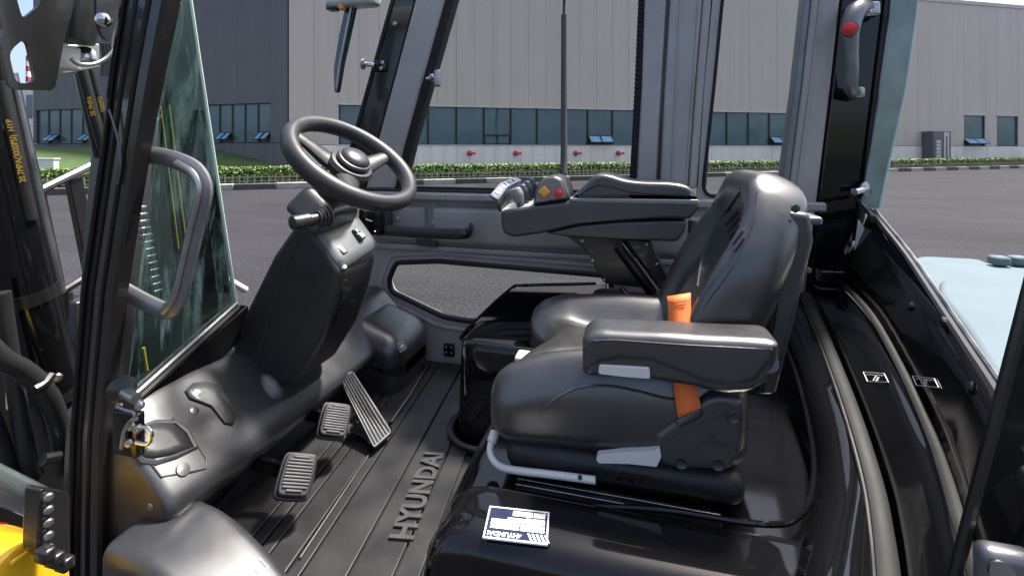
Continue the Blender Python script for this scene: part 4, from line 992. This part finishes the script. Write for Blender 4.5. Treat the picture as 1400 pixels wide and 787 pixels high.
def back(x, y, z):
    u = z/0.235; v = y/0.235; av = abs(v)
    w = (0.06+0.94*max(0.0, 1-max(0.0, (u-0.05)/0.97)**2.4)**0.5)*0.6+0.4*(1-0.30*sstep(0.0, 1.0, u)) - 0.03*sstep(-0.4, -1, u)
    fr = sstep(0.03, -0.04, x)                              # front side
    nx = x
    nx -= fr*0.042*sstep(0.40, 0.82, av)*sstep(1.05, -0.3, u)   # side bolsters, deepest low down
    nx -= fr*0.022*sstep(0.45, 0.95, u)*sstep(1.0, 0.2, av*0.6)
    nx += fr*0.016*gauss(u-0.15, 0.5)*sstep(0.6, 0.2, av)
    nx -= fr*0.026*gauss(u+0.6, 0.4)*sstep(0.6, 0.2, av)
    return (nx, y*w, z)
tb = Matrix.Rotation(radians(22), 3, 'Y')
bk_ = rbox('backrest', (0.226, 1.105, 1.425), (0.046, 0.212, 0.235), 0.044, M['vinyl'], ST, (6, 36, 30), 6, back, tb)
Tk = bvh(bk_)
for PX in ([(1036, 262), (1033, 290), (1018, 330), (996, 372), (972, 405), (955, 432)], [(1012, 262), (990, 292), (970, 325), (958, 360), (953, 392)]):
    tube('backrest_piping', onto(Tk, PX, 0.0), 0.0026, M['vinyl'], ST, 6, 3)
# embossed maker mark on the backrest
for k in range(5):
    pa, pb = (993+k*2.6, 307+k*9), (1010+k*1.6, 287+k*9.6)
    h1, n1 = hit(Tk, *pa); h2, n2 = hit(Tk, *pb)
    if h1 and h2: tube('embossed_mark', [h1, h2], 0.0045, M['plastic'], ST, 6)
shell = pts([(1078, 288), (1110, 292), (1114, 330), (1090, 430), (1062, 541), (1034, 541), (1054, 430)], y=0.94)
prism('backrest_shell', shell, (0, 0.30, 0), M['grey_plastic'], ST, 0.010, 3)
tube('shell_groove', pts([(1080, 300), (1062, 430), (1044, 536)], y=0.938), 0.003, M['plastic'], ST, 6)
rbox('shell_cap', at(1097, 297, y=1.0), (0.018, 0.05, 0.008), 0.006, M['handle_grey'], ST, 2, 3)
lathe('backrest_plug', [(0.008, 0), (0.008, 0.002), (0.003, 0.003)], at(1087, 285, y=0.93), (0.2, -1, 0), M['plastic'], ST, 12)
prism('backrest_filler', pts([(1000, 470), (1040, 400), (1070, 320), (1080, 300), (1062, 440), (1045, 530), (1000, 530)], y=0.96), (0, 0.26, 0), M['plastic_soft'], ST, 0.008)
# near armrest
arm = pts([(797, 468), (806, 451), (824, 446), (940, 452), (1054, 459), (1060, 466), (1060, 496), (1040, 526), (1016, 534), (990, 534), (940, 522), (892, 516), (840, 509), (815, 509), (799, 512)], y=0.795)
def lineat(P, x):
    P = sorted(P, key=lambda p: p.x)
    for a, b in zip(P, P[1:]):
        if x <= b.x: return a.z+(b.z-a.z)*sstep(a.x, b.x, x)
    return P[-1].z
a_top = pts([(790, 452), (824, 446), (940, 452), (1066, 459)], y=0.795); a_bot = pts([(790, 511), (815, 509), (892, 514), (940, 522), (990, 533), (1020, 532), (1042, 523), (1066, 497)], y=0.795)
ax0, ax1 = at(795, 480, y=0.795).x, at(1068, 480, y=0.795).x
def armfn(x, y, z):
    X = (ax0+ax1)/2+x; t = (z+0.05)/0.1
    return (X, 0.838+y, lineat(a_bot, X)*(1-t)+lineat(a_top, X)*t-0.011)
ar = rbox('armrest', (0, 0, 0), ((ax1-ax0)/2, 0.043, 0.05), 0.019, M['vinyl'], ST, (24, 3, 4), 6, armfn)
Ta = bvh(ar)
seam('armrest_seam', [(800, 503), (820, 492), (850, 487), (890, 490), (925, 503), (960, 518), (1000, 526), (1030, 518), (1052, 492)], Ta, ST, 0.0022, 'rubber')
seam('armrest_seam', [(799, 478), (812, 466), (840, 465), (940, 472), (1056, 478)], Ta, ST, 0.0018, 'plastic_soft', 0.0)
prism('armrest_release', rounded(pts([(819, 499), (888, 503), (889, 518), (850, 515), (818, 511)], y=0.790), 0.004, 3), (0, 0.03, 0), M['white_plastic'], ST, 0.003)
tube('armrest_pivot', [at(1050, 495, y=0.80), at(1050, 495, y=0.97)], 0.016, M['plastic'], ST, 12)
# hip cover
hip = pts([(896, 599), (903, 590), (925, 574), (960, 549), (983, 541), (1005, 545), (1018, 556), (1020, 592), (1003, 638), (978, 643), (904, 636)], y=0.838)
hp_ = pillow('hip_cover', hip, (0, 0.06, 0), 0.010, M['grey_plastic'], ST, 4, 5)
Th = bvh(hp_)
for (px_, py_) in ((1002, 570), (931, 632), (981, 634)):
    h, n = hit(Th, px_, py_)
    if h: lathe('hip_plug', [(0.0115, -0.001), (0.0115, 0.0012), (0.010, 0.0016), (0.009, 0.0008)], h, n, M['plastic'], ST, 18)
seam('belt_slot', [(925, 576), (929, 583), (955, 571), (960, 565), (958, 556)], Th, ST, 0.0016, 'rubber')
seam('hip_crease', [(912, 615), (925, 600), (960, 578), (1000, 562)], Th, ST, 0.0018, 'grey_plastic', 0.0)
h, n = hit(Th, 975, 605)
if h:
    Mx = frame(h+n*0.0002, (1, 0, 0.05), n); text('embossed_name', 'GRAMMER', 0.010, Mx, M['plastic'], ST, 0.0004)
    lathe('embossed_logo', [(0.006, 0), (0.006, 0.0006), (0.004, 0.0008)], h+Vector((0, 0, 0.014))+n*0.0, n, M['plastic'], ST, 14)
h = at(846, 652, y=0.8515); text('embossed_name', 'GRAMMER', 0.024, frame(h, (1, 0, 0.0), (0, -1, 0.0)), M['plastic_soft'], ST, 0.0012, 0.0003)
# levers and bar
prism('recline_lever', rounded(pts([(815, 628), (817, 622), (855, 618), (894, 616), (902, 611), (904, 624), (898, 638), (860, 634), (818, 633)], y=0.832), 0.003, 3), (0, 0.014, 0), M['white_plastic'], ST, 0.003)
tube('slide_bar', [at(677, 592, y=0.90), at(671, 606, y=0.885), at(671, 622, y=0.868), at(682, 636, y=0.852), at(702, 642, y=0.842), at(760, 649, y=0.838), at(814, 656, y=0.834)], 0.0068, M['white_plastic'], ST, 10, 4)
tube('slide_bar_grip', [at(677, 590, y=0.902), at(672, 604, y=0.887)], 0.010, M['white_plastic'], ST, 10)
screw('screw', at(793, 652, y=0.830), (0, -1, 0.3), 0.004, M['satinblack'], ST)
rbox('weight_knob', at(716, 491, y=1.06), (0.018, 0.022, 0.014), 0.006, M['white_plastic'], ST, 2, 2)
# belt
BL = [at(912, 405, y=0.95), at(916, 460, y=0.90), at(921, 528, y=0.845), at(927, 571, y=0.832)]
BR = [at(944, 400, y=0.94), at(946, 455, y=0.90), at(952, 523, y=0.845), at(959, 557, y=0.832)]
sheet('seat_belt', [catmull(BL, 4), catmull(BR, 4)], M['orange'], ST, 0.002)
for k in range(3):
    a = catmull(BL, 4)[1+k//2].lerp(catmull(BR, 4)[1+k//2], 0.25); b = catmull(BL, 4)[1+k//2].lerp(catmull(BR, 4)[1+k//2], 0.8)
    tube('belt_print', [a+Vector((0, -0.003, -0.006*k)), b+Vector((0, -0.003, -0.006*k))], 0.0010, M['orange_dark'], ST, 4)

# ---------- armrest console with levers
AR = E('armrest_console'); tag(AR, 'dark grey armrest console with levers and switch pod')
YA = 1.345
tub = pts([(684, 289), (734, 281), (790, 274), (874, 272.5), (946, 275), (955, 271), (956, 285), (944, 300), (900, 299), (845, 302), (790, 307), (742, 319), (702, 325), (688, 320), (685, 308)], y=YA)
prism('tub', tub, (0, 0.20, 0), M['grey_plastic'], AR, 0.010, 4, True, 22)
prism('tub_keel', pts([(745, 319), (792, 308), (846, 303), (940, 301), (936, 318), (926, 331), (850, 328), (775, 324)], y=YA+0.012), (0, 0.17, 0), M['grey_plastic'], AR, 0.008, 3)
pad_px = [(783, 271), (787, 264), (800, 252), (812, 241), (822, 238.5), (835, 240), (855, 246), (880, 249), (915, 250), (938, 254), (949, 262), (953, 271), (948, 275), (875, 272), (800, 272)]
pd = pillow('arm_pad', pts(pad_px, y=YA+0.004), (0, 0.165, 0), 0.012, M['vinyl'], AR, 3, 5)
Tq = bvh(pd); seam('pad_seam', [(789, 270), (802, 260), (818, 253), (838, 256), (862, 263), (900, 266), (946, 267)], Tq, AR, 0.0024, 'rubber', 0.0)
prism('pad_tray', pts([(778, 271), (955, 273), (957, 280), (780, 276)], y=YA-0.002), (0, 0.19, 0), M['lever_pale'], AR, 0.003)
pod = pts([(728, 281), (731, 262), (736, 249), (745, 242), (758, 240), (768, 245), (775, 257), (778, 272)], y=YA+0.002)
prism('switch_pod', pod, (0, 0.15, 0), M['grey_plastic'], AR, 0.010, 4, True, 20)
cen = sum(pod, Vector())/len(pod)
prism('pod_face', [cen+(p-cen)*0.84+Vector((0, -0.0035, 0)) for p in pod], (0, 0.004, 0), M['switch_face'], AR, 0.001)
c = at(744, 262.5, y=YA-0.004); v, f = rbox_vf((0, 0, 0), (0.0135, 0.004, 0.0135), 0.003, 1, 2); R45 = Matrix.Rotation(radians(47), 3, 'Y')
link('orange_rocker', newmesh('orange_rocker', [c+R45 @ Vector(p) for p in v], f), M['orange_btn'], AR)
for k in (-1, 1):
    v, f = boxm((-0.008+0.009*(k > 0)-0.002, -0.0052, -0.009), (-0.002+0.009*(k > 0), -0.0042, 0.009)); link('rocker_mark', newmesh('rocker_mark', [c+R45 @ Vector(p) for p in v], f), M['yellow_print'], AR)
lathe('stop_button', [(0.0125, 0), (0.0125, 0.004), (0.010, 0.004), (0.010, 0.009), (0.004, 0.011)], at(763.5, 264, y=YA-0.001), (0, -1, 0), M['red'], AR, 18)
prism('lever_deck', [at(684, 288, y=YA+0.006), at(730, 280, y=YA+0.006), at(737, 266, y=YA+0.17), at(700, 272, y=YA+0.17)], (0, 0, -0.012), M['console_top'], AR, 0.002)
for k in range(4):
    b0 = at(712, 283, y=YA+0.02)+Vector((0.012*k*0.6, 0.036*k, 0.006+0.002*k)); t0 = b0+Vector((-0.020, 0.004, 0.052+0.006*k)); md = b0.lerp(t0, 0.5)
    tube('lever', [b0, b0.lerp(t0, 0.25), b0.lerp(t0, 0.6), b0.lerp(t0, 0.92), t0], [0.008, 0.013, 0.017, 0.014, 0.006], M['lever_pale'] if k < 1 else M['lever_dark'], AR, 10, 4, False, flat=(0.75, 1.25), up=(1, 0, 0.5))
    tube('lever_boot', [b0+Vector((0, 0, -0.012)), b0+Vector((0, 0, 0.010))], [0.016, 0.009], M['lever_dark'], AR, 10)
lipn = [at(683, 290, y=YA), at(678, 276, y=YA), at(669, 267, y=YA)]
lipf = [at(716, 262, y=YA+0.18), at(711, 250, y=YA+0.18), at(703, 243, y=YA+0.18)]
sheet('end_lip', [lipn, [p.lerp(q, 0.5)+Vector((-0.012, 0, 0.006)) for p, q in zip(lipn, lipf)], lipf], M['plastic'], AR, 0.005)
A, B, C_, D_ = at(670, 267, y=YA-0.002), at(681, 274, y=YA-0.002), at(704, 243, y=YA+0.18), at(713, 247, y=YA+0.18)
m1 = A.lerp(C_, 0.5)+Vector((-0.010, 0, 0.008)); m2 = B.lerp(D_, 0.5)+Vector((-0.010, 0, 0.008))
sheet('symbol_panel', [[A, m1, C_], [B, m2, D_]], M['symbol_silver'], AR, 0.003)
for k in range(6):
    t = 0.12+0.14*k; p0 = (A.lerp(m1, t*2) if t < 0.5 else m1.lerp(C_, t*2-1)); p1 = (B.lerp(m2, t*2) if t < 0.5 else m2.lerp(D_, t*2-1))
    tube('symbol_print', [p0.lerp(p1, 0.3)+Vector((0.0, -0.002, 0.004)), p0.lerp(p1, 0.8)+Vector((0, -0.002, 0.004))], 0.0016, M['frame'], AR, 5)
# post below the console
AP = E('console_post')
prism('bracket', pts([(772, 321), (802, 343), (823, 383), (828, 388), (871, 393), (922, 397), (889, 329)], y=1.40), (0, 0.07, 0), M['satinblack'], AP, 0.004)
tube('strut', [at(846, 334, y=1.375), at(893, 398, y=1.375)], 0.021, M['gloss'], AP, 16); tube('strut_core', [at(891, 396, y=1.375), at(912, 432, y=1.375)], 0.016, M['hose'], AP, 14)
tube('guide_rod', [at(849, 392, y=1.42), at(866, 421, y=1.42)], 0.009, M['chrome'], AP, 10); tube('guide_rod', [at(906, 398, y=1.42), at(919, 420, y=1.42)], 0.009, M['chrome'], AP, 10)
for (px_, py_) in ((796, 329), (810, 356), (826, 383), (884, 334), (898, 361), (915, 388)): screw('screw', at(px_, py_, y=1.40), (0, -1, 0), 0.005, M['steel'], AP)
hs = [at(947, 300, y=1.45), at(945, 330, y=1.46), at(938, 365, y=1.46), at(934, 385, y=1.45), at(925, 400, y=1.43)]
tube('corrugated_hose', hs, 0.011, M['handle_grey'], AP, 10, 5)
hp2 = catmull(hs, 7)
for i in range(len(hp2)-8): tube('hose_ring', [hp2[i], hp2[i].lerp(hp2[i+1], 0.5)], 0.013, M['handle_grey'], AP, 10)
tube('hose_collar', [at(934, 385, y=1.45), at(931, 391, y=1.44)], 0.015, M['hose'], AP, 10)
# cup holder tray between seat and far wall
CH = E('cup_holder')
rbox('tray', at(862, 416, y=1.50)+Vector((0, 0, -0.03)), (0.13, 0.11, 0.045), 0.03, M['plastic_soft'], CH, 4, 4)
lathe('cup_ring', [(0.046, 0), (0.052, 0.003), (0.046, 0.006), (0.040, 0.002)], at(834, 401, y=1.50)+Vector((0, 0, -0.002)), (0, 0, 1), M['plastic'], CH, 24)

# ---------- near front pillar, door glass, grab handle
NP = E('windscreen_pillar')
rows_y = [-150, 0, 100, 200, 300, 400, 500, 600, 700, 800]
Lx = [191, 166, 150.5, 139, 125, 111, 103, 96, 93.5, 92]; Rx = [279, 248, 227, 207.5, 191, 175, 164.5, 154, 152, 152]
pf = [(0, .03), (.04, .008), (.10, 0), (.27, 0), (.31, .012), (.37, .012), (.41, 0), (.60, -.004), (.64, .008), (.70, .008), (.74, -.002), (.93, 0.0), (.98, .010), (1, .03), (1, .10), (0, .10)]
rg = []
for yy, l, r_ in zip(rows_y, Lx, Rx):
    A, B, Bk = at(l, yy, y=0.62), at(l+(r_-l)*0.72, yy, y=0.62), at(r_, yy, y=0.648)
    rg.append([A.lerp(B, u)+Vector((0, w*0.6, 0)) for u, w in pf[:-3]]+[Bk.lerp(B, 0.08), Bk, A+Vector((0, 0.03, 0))])
loft('post', rg, M['satinblack'], NP, angle=25)
tube('edge_highlight_seal', [at(l+3, yy, y=0.617) for yy, l in zip(rows_y, Lx)], 0.004, M['gloss'], NP, 6)
tube('wiper_cable', pts([(149, 150), (158, 178), (163, 200), (165, 225), (161, 252)], y=0.614), 0.0018, M['grey_plastic'], NP, 6, 4)
# glass
WS = E('windscreen')
g1, g2, g3, g4 = at(172, 545, y=0.68), at(322, 412, y=0.97), at(256, -25, y=0.80), at(236, -25, y=0.72)
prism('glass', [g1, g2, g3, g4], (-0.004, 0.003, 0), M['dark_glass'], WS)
tube('glass_edge', [g2, g2.lerp(g3, 0.5), g3], 0.0045, M['glass_edge'], WS, 6)
tube('glass_seal', [g1+Vector((0.004, 0, -0.004)), g2+Vector((0.004, 0, -0.004))], 0.005, M['handle_grey'], WS, 8)
tube('glass_seal', [g1+Vector((0.010, 0, -0.014)), g2+Vector((0.010, 0, -0.014))], 0.007, M['rubber_seal'], WS, 8)
prism('glass_frame', [g1+Vector((0.012, -0.02, -0.022)), g2+Vector((0.012, 0.03, -0.018)), g2+Vector((0.02, 0.03, -0.085)), g1+Vector((0.02, -0.02, -0.10))], (-0.03, 0, 0), M['gloss'], WS, 0.004)
GH = E('grab_handle')
gp = pts([(196, 213), (216, 213), (248, 222), (270, 236), (279, 262), (268, 310), (256, 362), (245, 404), (230, 424), (205, 416), (168, 396)], y=0.665)
tube('loop', gp, 0.0165, M['handle_grey'], GH, 10, 5, False, flat=(1.0, 0.6), up=(0.1, -1, 0))
tube('groove', [p+Vector((0, -0.0095, 0)) for p in gp[2:9]], 0.006, M['steel'], GH, 8, 5)
# door striker hardware at the pillar foot
DS = E('door_striker')
rbox('plate', at(176, 590, y=0.635), (0.03, 0.008, 0.04), 0.004, M['gloss'], DS, 2, 2)
lathe('pivot', [(0.014, 0), (0.022, 0.004), (0.022, 0.016), (0.012, 0.02)], at(170, 530, y=0.64), (0.5, -0.8, 0.2), M['satinblack'], DS, 14)
tube('pivot_pin', [at(170, 536, y=0.63), at(186, 545, y=0.62)], 0.009, M['steel'], DS, 10)
prism('hinge_leaf', pts([(168, 548), (190, 545), (193, 552), (178, 566), (166, 562)], y=0.632), (0, 0.006, 0), M['satinblack'], DS, 0.001)
for p in ((191, 554), (180, 582), (177, 605), (188, 586)): screw('bolt', at(p[0], p[1], y=0.625), (0.3, -1, 0.2), 0.008, M['steel'], DS)
tube('latch_loop', pts([(186, 604), (203, 606), (207, 592), (198, 583), (188, 590)], y=0.615), 0.0035, M['chrome'], DS, 8, 4)
tube('latch_lever', pts([(160, 555), (172, 560), (184, 564), (183, 573)], y=0.62), 0.0035, M['steel'], DS, 8, 3)
tube('latch_lever', pts([(167, 612), (170, 590), (178, 576), (186, 572)], y=0.62), 0.004, M['steel'], DS, 8, 3)
# near rear pillar
NR = E('corner_pillar')
strip('post', pts([(1492, -30), (1400, 345), (1345, 562), (1312, 690), (1284, 800)], y=0.69), pts([(1620, -30), (1520, 345), (1480, 562), (1460, 690), (1440, 800)], y=0.69), (0, -0.09, 0), M['satinblack'], NR, 0.012)
tube('edge_bead', pts([(1424, 330), (1362, 570), (1330, 690), (1302, 800)], y=0.594), 0.006, M['satinblack'], NR, 8)
rbox('latch', at(1385, 782, y=0.56), (0.030, 0.012, 0.024), 0.010, M['handle_grey'], NR, 2, 3)
lathe('latch_screw', [(0.011, 0), (0.011, 0.003), (0.004, 0.003)], at(1368, 782, y=0.546), (0, -1, 0.2), M['steel'], NR, 14)
tube('latch_wire', pts([(1338, 790), (1342, 765), (1352, 752), (1378, 752), (1392, 762)], y=0.572), 0.004, M['chrome'], NR, 8, 3)
# reflection left in the far glass, built as a solid hanging blade and lamp
WP = E('wiper_reflection')
prism('reflection_blade', rounded(pts([(474, 0), (487, -2), (478, 40), (468, 85), (461, 126), (457, 127), (456, 95), (463, 50)], y=1.5), 0.01, 2), (0, 0.02, 0), mat('green_black_reflection', (0.012, 0.030, 0.026), 0.12, coat=0.8), WP, 0.004)
tube('reflection_spine', pts([(481, 5), (474, 40), (465, 85), (460, 120)], y=1.493), 0.004, M['steel'], WP, 6)
rbox('reflection_block', at(483, -6, y=1.5), (0.10, 0.04, 0.045), 0.02, M['glass_edge'], WP, 3, 3)
rbox('reflection_foot', at(455, 8, y=1.49), (0.02, 0.02, 0.02), 0.008, mat('dark_teal_reflection', (0.02, 0.05, 0.05), 0.2), WP, 2, 2); rbox('amber_reflection', at(468, 6, y=1.48), (0.010, 0.015, 0.022), 0.006, M['orange_btn'], WP, 2, 2)
rbox('reflection_foot', at(508, 2, y=1.49), (0.025, 0.02, 0.016), 0.008, M['galv'], WP, 2, 2)

# ---------- mast, hoses and guard outside on the left
MS = E('mast')
XM = -1.35
prism('channel', [at(158, -25, x=-1.45), at(262, -25, x=-1.45), at(319, 418, x=-1.45), at(290, 560, x=-1.45), at(120, 620, x=-1.45), at(125, 420, x=-1.45)], (-0.05, 0, 0), M['grey_plastic'], MS, 0.006)
prism('mast_rail', [at(262, 150, x=-1.44), at(275, 150, x=-1.44), at(306, 400, x=-1.44), at(292, 400, x=-1.44)], (0.03, 0, 0), M['gloss'], MS, 0.004)
def cyl(name, a, b, r, mt, x=XM, seg=16): return tube(name, [at(a[0], a[1], x=x), at(b[0], b[1], x=x)], r, mt, MS, seg)
cyl('lift_cylinder', (-52, 60), (70, 540), 0.056, M['gloss'], XM, 28); cyl('cylinder_head', (70, 540), (82, 600), 0.050, M['satinblack'], XM, 24)
for (a, b) in (((33, 395), (37, 411)), ((68, 533), (71, 545))): cyl('clamp_band', a, b, 0.0585, M['satinblack'], XM, 28)
cyl('rail', (16, 100), (83, 400), 0.010, M['steel'], XM+0.02); cyl('rail', (74, 400), (104, 540), 0.008, M['satinblack'], XM+0.02)
hy = cyl('pressure_hose', (0, 110), (42, 300), 0.013, M['hose'], XM+0.05)
def hosetext(a, b, s, x, size):
    A, B = at(a[0], a[1], x=x), at(b[0], b[1], x=x); view = (Vector((0, 0, CAMZ))-(A+B)/2).normalized()
    text('hose_print', s, size, frame((A+B)/2+view*0.014, B-A, view), M['yellow_print'], MS, 0.0002, 0.0)
hosetext((40, 285), (4, 125), '20.7MPA(3000PSI)  HYP', XM+0.05, 0.014)
cyl('pressure_hose', (112, 95), (140, 200), 0.012, M['hose']); cyl('pressure_hose', (124, 95), (152, 200), 0.010, M['hose']); cyl('guard_bar', (112, 100), (138, 215), 0.016, M['satinblack'], XM-0.08)
hosetext((133, 180), (117, 110), '20.7MPA', XM, 0.014); hosetext((147, 175), (131, 110), '3000PSI', XM, 0.013)
for (a, b, y_) in (((214, 100), (252, 400), 1), ((226, 100), (262, 390), 0)):
    cyl('pressure_hose', a, b, 0.012, M['hose'], XM); m0 = (a[0]+(b[0]-a[0])*0.15, a[1]+(b[1]-a[1])*0.15); m1_ = (a[0]+(b[0]-a[0])*0.8, a[1]+(b[1]-a[1])*0.8)
    tube('yellow_stripe', [at(*m0, x=XM+0.013), at(*m1_, x=XM+0.013)], 0.0016, M['yellow_print'], MS, 6)
for k in range(13):
    c = at(192+k*1.9, 285+k*9.5, x=XM); rbox('chain_link', c, (0.008, 0.014, 0.008), 0.003, M['steel'], MS, 1, 2)
tube('hose_fitting', [at(258, 400, x=XM), at(262, 425, x=XM)], 0.014, M['steel'], MS, 10); tube('hose_fitting', [at(268, 390, x=XM), at(272, 415, x=XM)], 0.012, M['steel'], MS, 10)
tube('brass_pipe', [at(196, 475, x=XM), at(202, 512, x=XM)], 0.004, M['yellow_print'], MS, 8)
tube('white_pipe', [at(310, 382, x=-1.5), at(335, 396, x=-1.5)], 0.014, M['white_plastic'], MS, 10)
tube('return_hose', [at(-20, 470, x=XM+0.12), at(5, 492, x=XM+0.12), at(35, 508, x=XM+0.12), at(62, 535, x=XM+0.12), at(80, 580, x=XM+0.10), at(88, 640, x=XM+0.05)], 0.019, M['hose'], MS, 14, 5)
tube('return_hose', [at(2, 400, x=XM+0.08), at(12, 470, x=XM+0.08), at(26, 560, x=XM+0.08), at(38, 625, x=XM+0.08), at(48, 650, x=XM+0.06)], 0.015, M['hose'], MS, 12, 5)
tube('return_hose', [at(-20, 560, x=XM+0.06), at(0, 610, x=XM+0.06), at(14, 660, x=XM+0.06)], 0.018, M['hose'], MS, 12, 4)
tube('hose_clip', [at(47, 532, x=XM+0.135), at(60, 524, x=XM+0.135), at(70, 512, x=XM+0.13)], 0.010, M['satinblack'], MS, 8, 3); screw('bolt', at(78, 516, x=XM+0.13), (1, -0.6, 0), 0.010, M['steel'], MS)
tube('hose_clip', [at(58, 628, x=XM+0.12), at(80, 624, x=XM+0.12)], 0.012, M['satinblack'], MS, 8)
prism('mast_plate', pts([(-30, 560), (105, 560), (105, 800), (-30, 800)], x=-1.48), (-0.02, 0, 0), M['satinblack'], MS)
prism('mast_plate', pts([(-40, -20), (-10, -20), (8, 560), (-40, 560)], x=-1.46), (-0.02, 0, 0), M['satinblack'], MS)
# side guard further out
GD = E('guard_frame')
XG = -1.95
tube('guard_rail', pts([(40, 268), (80, 248), (150, 214)], x=XG), 0.014, M['steel'], GD, 8)
tube('guard_rail', pts([(70, 408), (118, 378)], x=XG), 0.014, M['satinblack'], GD, 8)
for (a, b, c_, d_) in (((44, 266), (63, 260), (91, 392), (76, 402)), ((95, 247), (113, 240), (140, 380), (122, 384))): prism('upright', pts([a, b, c_, d_], x=XG), (-0.03, 0, 0), M['satinblack'], GD, 0.003)
rbox('step_block', at(112, 432, x=XG), (0.05, 0.05, 0.07), 0.006, M['plastic'], GD, 1, 2); tube('guard_rail', pts([(88, 492), (112, 474)], x=XG), 0.015, M['satinblack'], GD, 8)
tube('upright_post', pts([(92, 400), (100, 520)], x=XG), 0.016, M['satinblack'], GD, 8)
# work lamp and its bracket at the top
WL = E('work_lamp')
PLX = -0.98
outp = pts([(-40, -30), (112, -30), (88, 55), (76, 118), (70, 124), (22, 123), (12, 116), (2, 62), (-40, 52)], x=PLX)
h1 = rounded(pts([(12, 72), (30, 55), (38, 58), (49, 113), (22, 115)], x=PLX), 0.012, 3)
h2 = rounded(pts([(20, -12), (58, -12), (54, 8), (31, 27)], x=PLX), 0.010, 3)
h3 = rounded(pts([(-30, 0), (-6, 8), (6, 48), (-8, 58), (-30, 45)], x=PLX), 0.010, 3)
holed('bracket', outp, [h1, h2, h3], (-0.008, 0, 0), M['satinblack'], WL)
tube('lamp_body', [at(112, -40, x=PLX-0.05), at(106, 20, x=PLX-0.05), at(104, 58, x=PLX-0.05)], [0.036, 0.036, 0.028], M['plastic_soft'], WL, 20)
prism('zinc_plate', pts([(76, 104), (137, 92), (136, 60), (82, 62)], x=PLX-0.09), (-0.006, 0, 0), M['galv'], WL, 0.002)
rbox('connector', at(90, 80, x=PLX-0.06), (0.016, 0.016, 0.022), 0.004, M['white_plastic'], WL, 2, 2)
lathe('reflector', [(0.018, 0), (0.020, 0.006), (0.012, 0.012), (0.004, 0.014)], at(116, 78, x=PLX-0.06), (0.6, -0.7, 0.1), M['chrome'], WL, 16)
tube('cable', pts([(97, 80), (108, 88), (128, 88), (145, 80), (156, 68)], x=PLX-0.03), 0.004, M['steel'], WL, 8, 4)
for k in range(3): tube('cable', pts([(140+k*4, 60), (143+k*4, 80), (141+k*4, 104)], x=PLX-0.05), 0.004, M['hose'], WL, 6, 3)
prism('ear_plate', rounded(pts([(132, -25), (170, -25), (160, 30), (150, 60), (138, 50), (131, 25)], x=PLX+0.03), 0.02, 3), (-0.006, 0, 0), M['satinblack'], WL, 0.001)
lathe('dome_bolt', [(0.013, 0), (0.013, 0.004), (0.010, 0.005), (0.009, 0.014), (0.004, 0.018)], at(142, 28, x=PLX+0.035), (0.8, -0.55, 0), M['chrome'], WL, 16)
# lower left: chrome rod, bolted bracket, yellow fender, warning sticker
LF = E('fender_assembly')
prism('fender', rounded(pts([(-40, 815), (-5, 772), (22, 748), (48, 737), (96, 736), (97, 830), (-40, 830)], x=-0.86), 0.02, 4), (-0.12, 0, 0), M['yellow_paint'], LF, 0.016, 4)
c = at(27, 762, x=-0.855); rbox('rivet_boss', c, (0.003, 0.011, 0.004), 0.003, M['yellow_paint'], LF, 1, 2)
CR = E('tilt_cylinder')
tube('chrome_rod', [at(-30, 648, x=-1.12), at(60, 690, x=-1.12)], 0.024, M['rod'], CR, 24)
BB = E('bolted_bracket')
prism('plate', rounded(pts([(54, 666), (96, 672), (96, 772), (70, 768), (50, 754)], x=-0.815), 0.01, 3), (-0.03, 0, 0), M['satinblack'], BB, 0.004)
for k in range(5): screw('bolt', at(66, 679+17.5*k, x=-0.812), (1, -0.4, 0), 0.006, M['steel'], BB)
for k in range(3): rbox('rubber_buffer', at(62+13*k, 757+6*k, x=-0.80), (0.012, 0.008, 0.010), 0.005, M['satinblack'], BB, 1, 2)
WD = E('warning_decal')
prism('plate', pts([(-20, 710), (11, 713), (23, 751), (0, 778), (-20, 790)], x=-1.2), (-0.003, 0, 0), M['gloss'], WD)
prism('red_header', pts([(-20, 711), (11, 714), (12.5, 719), (-20, 716)], x=-1.196), (-0.002, 0, 0), M['red_print'], WD)
for L_ in ([(12, 719), (22, 751)], [(-20, 744), (20, 747)], [(-20, 765), (8, 767)]): tube('red_line', pts(L_, x=-1.195), 0.0015, M['red_print'], WD, 4)
for L_ in ([(2, 721), (9, 742)], [(-8, 742), (13, 743)], [(0, 736), (10, 744)], [(8, 749), (15, 762)], [(-4, 749), (10, 750)], [(1, 754), (9, 766)], [(4, 758), (12, 762)]): tube('white_figure', pts(L_, x=-1.194), 0.005, M['white_print'], WD, 5)
for L_ in ([(-5, 726), (3, 730), (5, 736), (-5, 740)], [(-5, 752), (4, 756), (6, 766), (-4, 770)]): tube('red_ring', pts(L_, x=-1.1935), 0.0022, M['red_print'], WD, 5, 3)

# every part was modelled in place: keep it there under the forklift's own origin
FL_INV = Matrix.Translation(FL.location).inverted()
for ch_ in FL.children: ch_.matrix_parent_inverse = FL_INV
